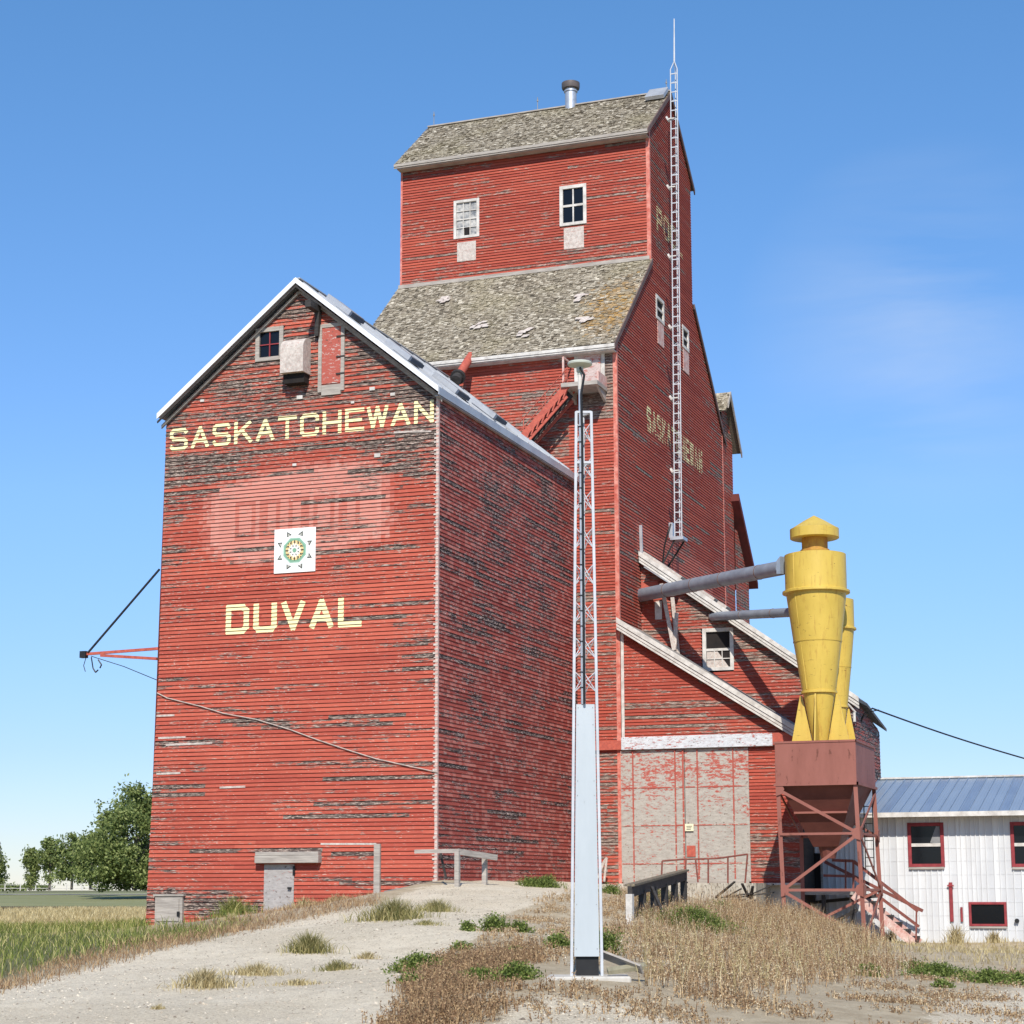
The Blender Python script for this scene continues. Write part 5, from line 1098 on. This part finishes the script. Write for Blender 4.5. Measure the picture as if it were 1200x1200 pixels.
# ------------------------------------------------------------------ vegetation
def mesh_np(name,V,Fq,colr,mat,label=None,cat=None,group=None,kind=None,loc=None,parent=None):
    V=np.asarray(V,float); off=np.array(loc if loc is not None else (0,0,0),float)
    me=bpy.data.meshes.new(name); me.from_pydata((V-off).tolist(),[],Fq.tolist() if hasattr(Fq,'tolist') else Fq); me.materials.append(mat)
    at=me.attributes.new('mask','FLOAT_COLOR','FACE'); c=np.zeros((len(me.polygons),4),np.float32); c[:,0]=colr; c[:,3]=1; at.data.foreach_set('color',c.ravel())
    o=bpy.data.objects.new(name,me); COL.objects.link(o)
    if parent: o.parent=parent; o.location=Vector(off)-wloc(parent)
    else: o.location=off
    return tag(o,label,cat,group,kind)
def blades(P,h,w,lean=.35,curve=.3,cr=(0,1)):
    """P (n,3) roots; two-segment tapering blades"""
    n=len(P); h=np.broadcast_to(h,n); w=np.broadcast_to(w,n); a=rng.uniform(0,2*np.pi,n); ln=np.abs(rng.normal(0,lean,n)); b=rng.uniform(0,2*np.pi,n)
    D=np.stack([np.cos(a)*ln,np.sin(a)*ln,np.ones(n)],1); D/=np.linalg.norm(D,axis=1)[:,None]; Wd=np.stack([np.cos(b),np.sin(b),np.zeros(n)],1)*w[:,None]/2
    mid=P+D*h[:,None]*.55; D2=D+np.stack([np.cos(a)*curve,np.sin(a)*curve,-np.full(n,curve*.5)],1); tip=mid+D2*h[:,None]*.45
    V=np.stack([P-Wd,P+Wd,mid-Wd*.8,mid+Wd*.8,tip-Wd*.15,tip+Wd*.15],1).reshape(-1,3); i=np.arange(n)[:,None]*6
    F=np.concatenate([i+np.array([[0,1,3,2]]),i+np.array([[2,3,5,4]])],1).reshape(-1,4); c=np.repeat(rng.uniform(*cr,n),2)
    return V,F,c,tip
def merge(parts):
    V=[];F=[];c=[];o=0
    for v,f,cc in parts: V.append(v);F.append(f+o);c.append(cc);o+=len(v)
    return np.concatenate(V),np.concatenate(F),np.concatenate(c)
def leaves(Pc,s,cr=(0,1)):
    n=len(Pc); A=rng.normal(size=(n,3)); A/=np.linalg.norm(A,axis=1)[:,None]; B=rng.normal(size=(n,3)); B-=A*(A*B).sum(1)[:,None]; B/=np.linalg.norm(B,axis=1)[:,None]
    s=np.broadcast_to(s,n)[:,None]; V=np.stack([Pc-A*s,Pc-B*s*.5,Pc+A*s,Pc+B*s*.5],1).reshape(-1,3); F=np.arange(n*4).reshape(n,4); return V,F,rng.uniform(*cr,n)
PADX=[(612,1134),(752,1134),(752,1159),(612,1159)]
def scatter(poly,n,y0,y1,x0=-45,x1=15,fe=5):
    """n points spread evenly over the ground inside a region outlined in the photograph's plan"""
    out=[]
    tot=0
    while tot<n:
        X=rng.uniform(x0,x1,40000); Y=rng.uniform(y0,y1,40000); Z=H(X,Y); P=np.stack([X,Y,Z],1); a,b=projn(P); P=P[inpoly(a+rng.normal(0,fe,len(a)),b+rng.normal(0,fe*.4,len(a)),poly)&~inpoly(a,b,PADX)]
        if len(P)==0: break
        out.append(P); tot+=len(P)
    return np.concatenate(out)[:n]
def clumpy(P,sc,thr):
    v=np.sin(P[:,0]*sc+1.3*np.sin(P[:,1]*sc*.7))*np.sin(P[:,1]*sc*1.1+1.7*np.sin(P[:,0]*sc*.6))+rng.normal(0,.35,len(P)); return P[v>thr]
# green grass strip left
P=scatter(LEFTG,26000,20,62,-42,-8); V,F,c,_=blades(P,rng.uniform(.08,.34,len(P)),.018,.4,.4,(0,1.)); 
mesh_np('green_grass',V,F,c,M_green,label='green grass verge along the left edge of the gravel',cat='grass',kind='stuff')
EDGE=[(0,1146),(100,1118),(190,1094),(310,1072),(440,1050),(445,1060),(330,1083),(230,1104),(110,1136),(0,1164),(-60,1180),(-60,1150)]
P=scatter(EDGE,9000,20,50,-42,-6); V,F,c,_=blades(P,rng.uniform(.05,.2,len(P)),.012,.7,.4,(.1,.8)); mesh_np('dry_grass',V,F,c,M_weed,label='grey brown dry grass fringe where the gravel meets the verge',cat='grass',kind='stuff')
YZ=[(-60,1060),(176,1060),(178,1086),(60,1092),(-60,1094)]
P=scatter(YZ,16000,56,100,-62,-26); V,F,c,tip=blades(P,rng.uniform(.1,.3,len(P)),.03,.25,.3,(.15,1)); 
mesh_np('tall_dry_grass',V,F,c,M_straw,label='tall straw coloured grass field behind the left green verge',cat='grass',kind='stuff')
# dead weeds, right and centre
def weeds(P,h,name,label,mat=M_weed,nb=3,sd=5,w=.011,s=.016,cr=(0,1)):
    Q=np.repeat(P,nb,0)+np.concatenate([rng.normal(0,.03,(len(P)*nb,2)),np.zeros((len(P)*nb,1))],1); hh=np.repeat(h,nb)*rng.uniform(.6,1.1,len(Q))
    V,F,c,tip=blades(Q,hh,w,.25,.15,cr); base=Q
    t=rng.uniform(.35,1.,(len(Q),sd,1)); L_=base[:,None]*(1-t)+tip[:,None]*t+rng.normal(0,.014,(len(Q),sd,3)); v2,f2,c2=leaves(L_.reshape(-1,3),s,cr)
    V,F,c=merge([(V,F,c),(v2,f2,c2)]); return mesh_np(name,V,F,c,mat,label=label,cat='weeds',kind='stuff')
WD=[(735,1100),(742,1062),(760,1052),(800,1066),(850,1066),(905,1058),(960,1078),(1010,1104),(1045,1122),(1060,1142),(960,1152),(860,1178),(760,1172),(745,1140)]
P=scatter(WD,5600,21,58,-20,-2,12); P=clumpy(P,1.5,-.75)
h=(.14+.30*np.clip((P[:,1]-30)/22,0,1))*(1+.45*np.sin(P[:,0]*2.1+1.1*np.sin(P[:,1]*1.7)))+rng.uniform(0,.12,len(P)); weeds(P,h,'dead_weeds','thick brown dead weeds on the slope in front of the hopper bin')
P=scatter(WD,600,21,58,-20,-2,10); P=clumpy(P,1.1,.0); weeds(P,rng.uniform(.3,.62,len(P)),'tall_weeds','tall golden seeding weeds standing above the brown slope weeds',M_straw,nb=3,sd=6,w=.01,s=.018,cr=(.1,.9))
WD2=[(480,1155),(520,1128),(620,1112),(640,1120),(640,1150),(720,1156),(745,1168),(640,1164),(590,1178),(540,1215),(450,1215)]
P=scatter(WD2,2900,18,34,-16,-2,13); P=clumpy(P,2.3,-.2); weeds(P,rng.uniform(.05,.24,len(P)),'low_weeds','low brown weeds at the foot of the silver mast',cr=(0,.75))
WD3=[(600,1168),(680,1160),(900,1165),(1060,1150),(1200,1138),(1200,1215),(640,1215)]
P=scatter(WD3,5200,18,40,-14,6); P=clumpy(P,1.7,.42); weeds(P,rng.uniform(.04,.13,len(P)),'ground_litter','thin flattened dry weeds over the pale soil in the right foreground',nb=2)
WD4=[(640,1056),(700,1046),(745,1048),(735,1100),(710,1125),(705,1140),(640,1125),(600,1120),(560,1110),(600,1085)]
P=scatter(WD4,3600,24,52,-20,-4,10); P=clumpy(P,1.9,.1); weeds(P,rng.uniform(.04,.14,len(P)),'slope_weeds','dry brown weeds on the slope below the elevator doors',cr=(.2,1))
WD5=[(1030,1100),(1210,1098),(1210,1135),(1100,1128),(1050,1120)]
P=scatter(WD5,2600,36,62,-12,3); P=clumpy(P,1.2,-.3); V,F,c,_=blades(P,rng.uniform(.05,.22,len(P)),.018,.5,.3,(.1,.9)); mesh_np('dry_grass',V,F,c,M_straw,label='short straw grass in front of the white building',cat='grass',kind='stuff')
# low pebbly stones
P=np.concatenate([scatter(ROAD,9000,18,46,-30,-2),scatter(ROAD2,1500,18,26,-14,2),scatter(ROAD3,2500,18,36,-8,8),scatter(WD4,2200,24,50,-20,-4)])
sz=np.abs(rng.normal(0,.009,len(P)))+.006; sz=np.where(rng.random(len(P))<.012,sz*1.9,sz)
oc=np.array([[1,0,0],[0,1,0],[-1,0,0],[0,-1,0],[0,0,.6],[0,0,-.6]]); ofc=np.array([[0,1,4],[1,2,4],[2,3,4],[3,0,4]])
V=P[:,None]+oc[None]*sz[:,None,None]*rng.uniform(.6,1.4,(len(P),6,1)); F=(np.arange(len(P))[:,None,None]*6+ofc[None]).reshape(-1,3)
M_stone=plantmat('stone_mix',[(0.,(.15,.12,.09)),(.5,(.44,.37,.28)),(1.,(.62,.55,.43))],0)
mesh_np('gravel_stones',V.reshape(-1,3),F,np.repeat(rng.random(len(P)),4),M_stone,label='loose small stones lying on the pale gravel',cat='gravel',kind='stuff')
# green shrubs and tufts: individual things
def tuft(name,x,y,d,rad,h,mat,label,cat,group,n=260,lean=.8,leafy=False,cr=(0,1),w=.012):
    c=aD(x,y,d); z=gz(c.x,c.y); r=np.abs(rng.normal(0,rad*.45,n)); a=rng.uniform(0,2*np.pi,n); P=np.stack([c.x+np.cos(a)*r,c.y+np.sin(a)*r*.8,np.zeros(n)],1); P[:,2]=H(P[:,0],P[:,1])-.02
    hh=h*rng.uniform(.5,1.1,n)*(1-.5*np.clip(r/rad,0,1)); V,F,cc,tip=blades(P,hh,w,lean*.6,.4,cr)
    if leafy:
        t=rng.uniform(.2,1.,(n,7,1)); Lc=P[:,None]*(1-t)+tip[:,None]*t+rng.normal(0,.03,(n,7,3)); v2,f2,c2=leaves(Lc.reshape(-1,3),rng.uniform(.012,.03,n*7),cr); V,F,cc=merge([(V,F,cc),(v2,f2,c2)])
    return mesh_np(name,V,F,cc,mat,label,cat,group,loc=(c.x,c.y,z))
G1='grass tufts growing in the gravel'
for (x,y,d,r,h,n,lb2) in [(362,1104,31,.38,.36,420,'bushy yellow green tuft left of the drive centre, midway to the annex'),(460,1080,36,.7,.42,560,'wide green tuft on the gravel crest near the drive top'),(512,1058,42,.45,.3,320,'dark green tuft closest to the annex corner railing'),
 (240,1170,25,.45,.26,420,'straw tuft in the lower left gravel, the larger one'),(300,1148,27,.5,.2,300,'flattened straw tuft between the lower left and the middle tufts'),(395,1132,27.5,.28,.18,200,'small dry tuft just below the bushy yellow green tuft'),(430,1115,30,.2,.14,160,'tiny dry tuft at the right of the small dry tuft'),
 (185,1190,22,.1,.08,70,'tiny straw wisp near the lower left edge'),(350,1160,25,.4,.1,180,'sparse flat straw patch in the gravel foreground'),(500,1092,34,.35,.12,150,'sparse straw strip on the drive behind the green shrubs'),(270,1050,46.5,.2,.2,80,'small pale tuft by the grey hatch')]:
    dry=h<.3 and 'green' not in lb2
    tuft('grass_tuft',x,y,d,r*1.3,h*1.2,M_straw if dry else M_tuft,lb2,'grass tuft',G1,int(n*1.9),w=.013)
G2='green weeds and shrubs'
for (x,y,d,r,h,n,lb2) in [(580,1088,33,.3,.38,240,'round bright green shrub beside the gravel drive, left of the mast'),(608,1088,33,.22,.24,160,'low green shrub touching the right side of the round green shrub'),(548,1090,33,.16,.2,100,'thin green sprig left of the round green shrub'),
 (540,1112,30,.22,.16,120,'small green plant below the round shrub'),(600,1119,28.5,.15,.14,90,'tiny green plant on the brown soil left of the mast'),(490,1136,26.5,.45,.3,380,'wide grey green shrub at the edge of the brown weeds'),(606,1150,23.8,.28,.26,300,'bright green shrub left of the concrete pad'),(560,1152,24,.4,.2,280,'yellow green low growth in the brown weeds left of the pad'),
 (655,1098,30,.25,.3,160,'green shrub directly left of the silver mast'),(710,1098,30,.22,.5,220,'dark green shrub directly right of the silver mast'),(478,1158,24,.2,.14,120,'little green plant low at the edge of the gravel'),
 (640,1038,52,.6,.4,300,'green shrub on the drive crest behind the mast, left side'),(622,1038,52,.5,.3,200,'green shrub by the red pipe stands'),(717,1040,52,.4,.35,200,'green shrub below the timber stand right of the mast'),
 (815,1085,43,1.1,.6,900,'large leafy green shrub below the timber guard rail'),(775,1062,50,.6,.5,300,'green shrub hidden between the guard rail posts'),(845,1072,50,.6,.5,300,'green shrub in front of the timber pile'),
 (1100,1150,33,.7,.3,420,'wide green patch in the right foreground'),(1160,1165,31,.6,.26,360,'green patch near the right edge'),(1195,1168,31,.35,.24,220,'green patch cut by the right edge'),(1020,1152,32,.3,.26,180,'green plant amid the brown weeds at lower right'),(1105,1172,29,.2,.14,100,'small green plant below the wide green patch'),(1075,1140,35,.4,.25,200,'green weeds left of the wide green patch')]:
    tuft('green_shrub',x,y,d,r,h,M_bush,lb2,'shrub',G2,int(n*1.25),leafy=True,w=.014,lean=.7)
for (x,y,r,h,n,lb2) in [(1120,1103,.45,.75,260,'upright straw grass clump under the wall posts of the white building'),(1165,1103,.4,.5,160,'straw grass clump under the basement window'),(1045,1104,.3,.5,120,'straw clump by the stair foot')]:
    c=aY(x,y,WY-.5); tuft('dry_grass_clump',x,y,c.dot(Fv),r,h,M_straw,lb2,'grass tuft','straw clumps by the white building',n,.4,w=.02)
for (x,y,r,h,n,lb2) in [(272,1078,.9,.7,520,'green grass clump against the annex foot between hatch and door'),(355,1066,.8,.4,260,'pale dry grass clump right of the short grey door'),(395,1060,.6,.35,200,'dry grass clump at the foot of the annex wall')]:
    c=aY(x,y,AY-.5); tuft('wall_grass_clump',x,y,c.dot(Fv),r,h,M_green if 'green' in lb2 else M_straw,lb2,'grass tuft','grass clumps at the annex foot',n,.5,w=.02)
# ------------------------------------------------------------------ trees at left
def tree(x,ybase,ytop,wpx,Y,label,trunk_from=.25,dens=1.,ls=.16,seed=0,bushy=False):
    r_=np.random.default_rng(seed); b=aY(x,ybase,Y); t=aY(x,ytop,Y); Ht=t.z-b.z; Wd=wpx/FPX*b.dot(Fv)/2
    base=Vector((b.x,Y,b.z-.2)); T_=thing('broadleaf_tree',tuple(base),label,'tree','trees beyond the left field')
    m=MB(); m.tube(base,base+Vector((0,0,Ht*.5)),Ht*.018+.04,8,Ht*.012+.02); tips=[]
    nl=int(14 if bushy else 9)
    for i in range(nl):
        z=Ht*(trunk_from+(.72-trunk_from)*i/nl) if not bushy else Ht*(.04+.5*i/nl); a=r_.uniform(0,6.28); rr=Wd*r_.uniform(.4,.95)*(1-.35*i/nl)
        p0=base+Vector((0,0,min(z,Ht*.48))); p1=base+Vector((math.cos(a)*rr,math.sin(a)*rr,z+Ht*r_.uniform(.12,.3))); m.tube(p0,p1,.05+Ht*.004,5,.02); tips.append(p1); tips.append(p0.lerp(p1,.6))
    m.tube(base+Vector((0,0,Ht*.48)),base+Vector((0,0,Ht*.92)),Ht*.01+.02,6,.01); m.build('trunk',M_bark,T_,loc=tuple(base))
    pts=[]
    ncl=int((85 if bushy else 24)*dens)
    for i in range(ncl):
        u=r_.normal(size=3); u/=np.linalg.norm(u); k=r_.uniform(.4,1.12)**.6
        zc=Ht*((.47 if bushy else .55)); hz_=Ht*(.5 if bushy else .44)
        prof=1 if not bushy else (1-.3*max(0,u[2]))
        c=np.array([base.x+u[0]*Wd*k*prof,base.y+u[1]*Wd*k*prof,base.z+zc+u[2]*hz_*k]); 
        n=int(r_.integers(90,230)*dens); pts.append(c+r_.normal(size=(n,3))*np.array([1,1,.8])*Ht*r_.uniform(.03,.07))
    for q in tips: pts.append(np.array(q)+r_.normal(size=(70,3))*Ht*.05)
    # wispy tops
    for i in range(10 if bushy else 5):
        a=r_.uniform(-1,1)*Wd*.85; zt=Ht*(.8+.2*r_.random())*(1-.25*abs(a/Wd)); s=np.array([base.x+a,base.y+r_.uniform(-.5,.5),base.z+zt*.85]); e_=np.array([base.x+a*1.05,base.y,base.z+zt*1.06]); tt=r_.uniform(0,1,(40,1)); pts.append(s*(1-tt)+e_*tt+r_.normal(size=(40,3))*Ht*.012)
    P=np.concatenate(pts); P=P[P[:,2]>base.z+(.0 if bushy else Ht*.05)]; V,F,c=leaves(P,r_.uniform(.6,1.3,len(P))*ls); mesh_np('crown',V,F,c,M_leaf,loc=tuple(base),parent=T_)
tree(158,1040,918,132,135,'largest dense green tree beside the left wall of the annex',seed=1,bushy=True,dens=1.5,ls=.15)
tree(84,1040,974,40,150,'open crowned tree next to the largest dense one',seed=2,ls=.15)
tree(106,1040,968,34,142,'slim tree leaning against the crown of the largest one',seed=7,ls=.15)
tree(58,1041,978,28,155,'thin leafy tree, second of the small ones from the left',seed=3,dens=.75,ls=.14)
tree(36,1041,988,21,155,'smallest thin tree with a bare stem',seed=4,dens=.6,ls=.14)
tree(-8,1041,984,34,150,'tree cut off by the left picture edge',seed=5,dens=.8,ls=.15)
# far fence
FE=thing('rail_fence',(-60,175,-.6),'pale rail fence far off below the small trees','fence')
m=MB(); 
for y in (1037,1041): m.path([aY(x,y,175) for x in (-40,30,90,150)],.03)
m.build('rail',M_white,FE)
for i in range(9):
    q=aY(-30+i*18,1036,175); m=MB(); m.tube(q,q+Vector((0,0,-.7)),.06,6); m.build('post',M_white,FE)
# rail track timbers in front of the bank
m=MB(); m.box((-75,106.5,-1.45),(-38,107.3,-1.05)); m.build('railway_track',simple('dark_track',(.05,.035,.03),c2=(.03,.025,.02),sc=3),label='dark railway track edge running below the left grass bank',cat='railway track')
for (x,w_,h_,s) in ((10,16,7,1),(25,9,5,2),(48,12,5,3),(120,10,6,4)):
    c=aY(x,1041,230); P=rng.normal(size=(500,3))*np.array([w_*.028*2,.6,h_*.02*1.6])+np.array([c.x,c.y,c.z+.1]); V,F,cc=leaves(P,.22); mesh_np('distant_bush',V,F,cc,M_leaf,label={1:'low distant bush at the far left under the sky',2:'tiny distant bush near the thin tree',3:'low distant bush between the thin trees',4:'distant bush left of the annex'}[s],cat='bush',loc=(c.x,c.y,c.z))
# ------------------------------------------------------------------ light
w=bpy.data.worlds.new('World'); SC.world=w; w.use_nodes=True; nt=w.node_tree; nt.nodes.clear()
out=nt.nodes.new('ShaderNodeOutputWorld'); bg=nt.nodes.new('ShaderNodeBackground'); sky=nt.nodes.new('ShaderNodeTexSky'); sky.sky_type='NISHITA'; sky.sun_disc=False
el=math.asin(-L.z); az=math.atan2(-L.x,-L.y); sky.sun_elevation=el; sky.sun_rotation=az; sky.altitude=300; sky.air_density=1.0; sky.dust_density=0.; sky.ozone_density=3.6
bg.inputs['Strength'].default_value=.12
# thin cirrus streak, part of the sky
tc=N(nt,'ShaderNodeTexCoord'); mp_=N(nt,'ShaderNodeMapping'); mp_.inputs['Scale'].default_value=(3,3,18); mp_.inputs['Rotation'].default_value=(0,math.radians(7),0)
nt.links.new(tc.outputs['Generated'],mp_.inputs[0]); n1=noise(nt,mp_.outputs[0],1.1,6,.55,.4); cl0=ramp(nt,n1,[(.40,0.),(.75,.5)])
vd=N(nt,'ShaderNodeVectorMath'); vd.operation='DISTANCE'; vd.inputs[1].default_value=tuple(ray(1090,385).normalized()); nt.links.new(tc.outputs['Generated'],vd.inputs[0])
cl=math_(nt,'MULTIPLY',cl0,ramp(nt,vd.outputs['Value'],[(.01,.75),(.10,.0)]))
hs=N(nt,'ShaderNodeHueSaturation'); hs.inputs['Saturation'].default_value=1.06; hs.inputs['Value'].default_value=1.12; nt.links.new(sky.outputs[0],hs.inputs['Color'])
sz_=N(nt,'ShaderNodeSeparateXYZ'); nt.links.new(tc.outputs['Generated'],sz_.inputs[0])
grad=ramp(nt,sz_.outputs[2],[(0.,(.50,.53,.68)),(.07,(.55,.59,.74)),(.2,(.74,.83,.97)),(.5,(.72,1.0,1.10))])
graded=mix(nt,1.,hs.outputs[0],grad,'MULTIPLY'); cx_=mix(nt,cl,graded,(5.2,5.6,6.2)); nt.links.new(cx_,bg.inputs[0]); nt.links.new(bg.outputs[0],out.inputs[0])
sd=bpy.data.lights.new('sun','SUN'); sd.energy=4.5; sd.angle=math.radians(.5); sd.color=(1,.945,.86); so=bpy.data.objects.new('sun',sd); COL.objects.link(so); so.rotation_euler=L.to_track_quat('-Z','Y').to_euler(); so.location=(0,0,50)
SC.view_settings.view_transform='Standard'; SC.view_settings.look='None'; SC.view_settings.exposure=.32; SC.view_settings.gamma=1
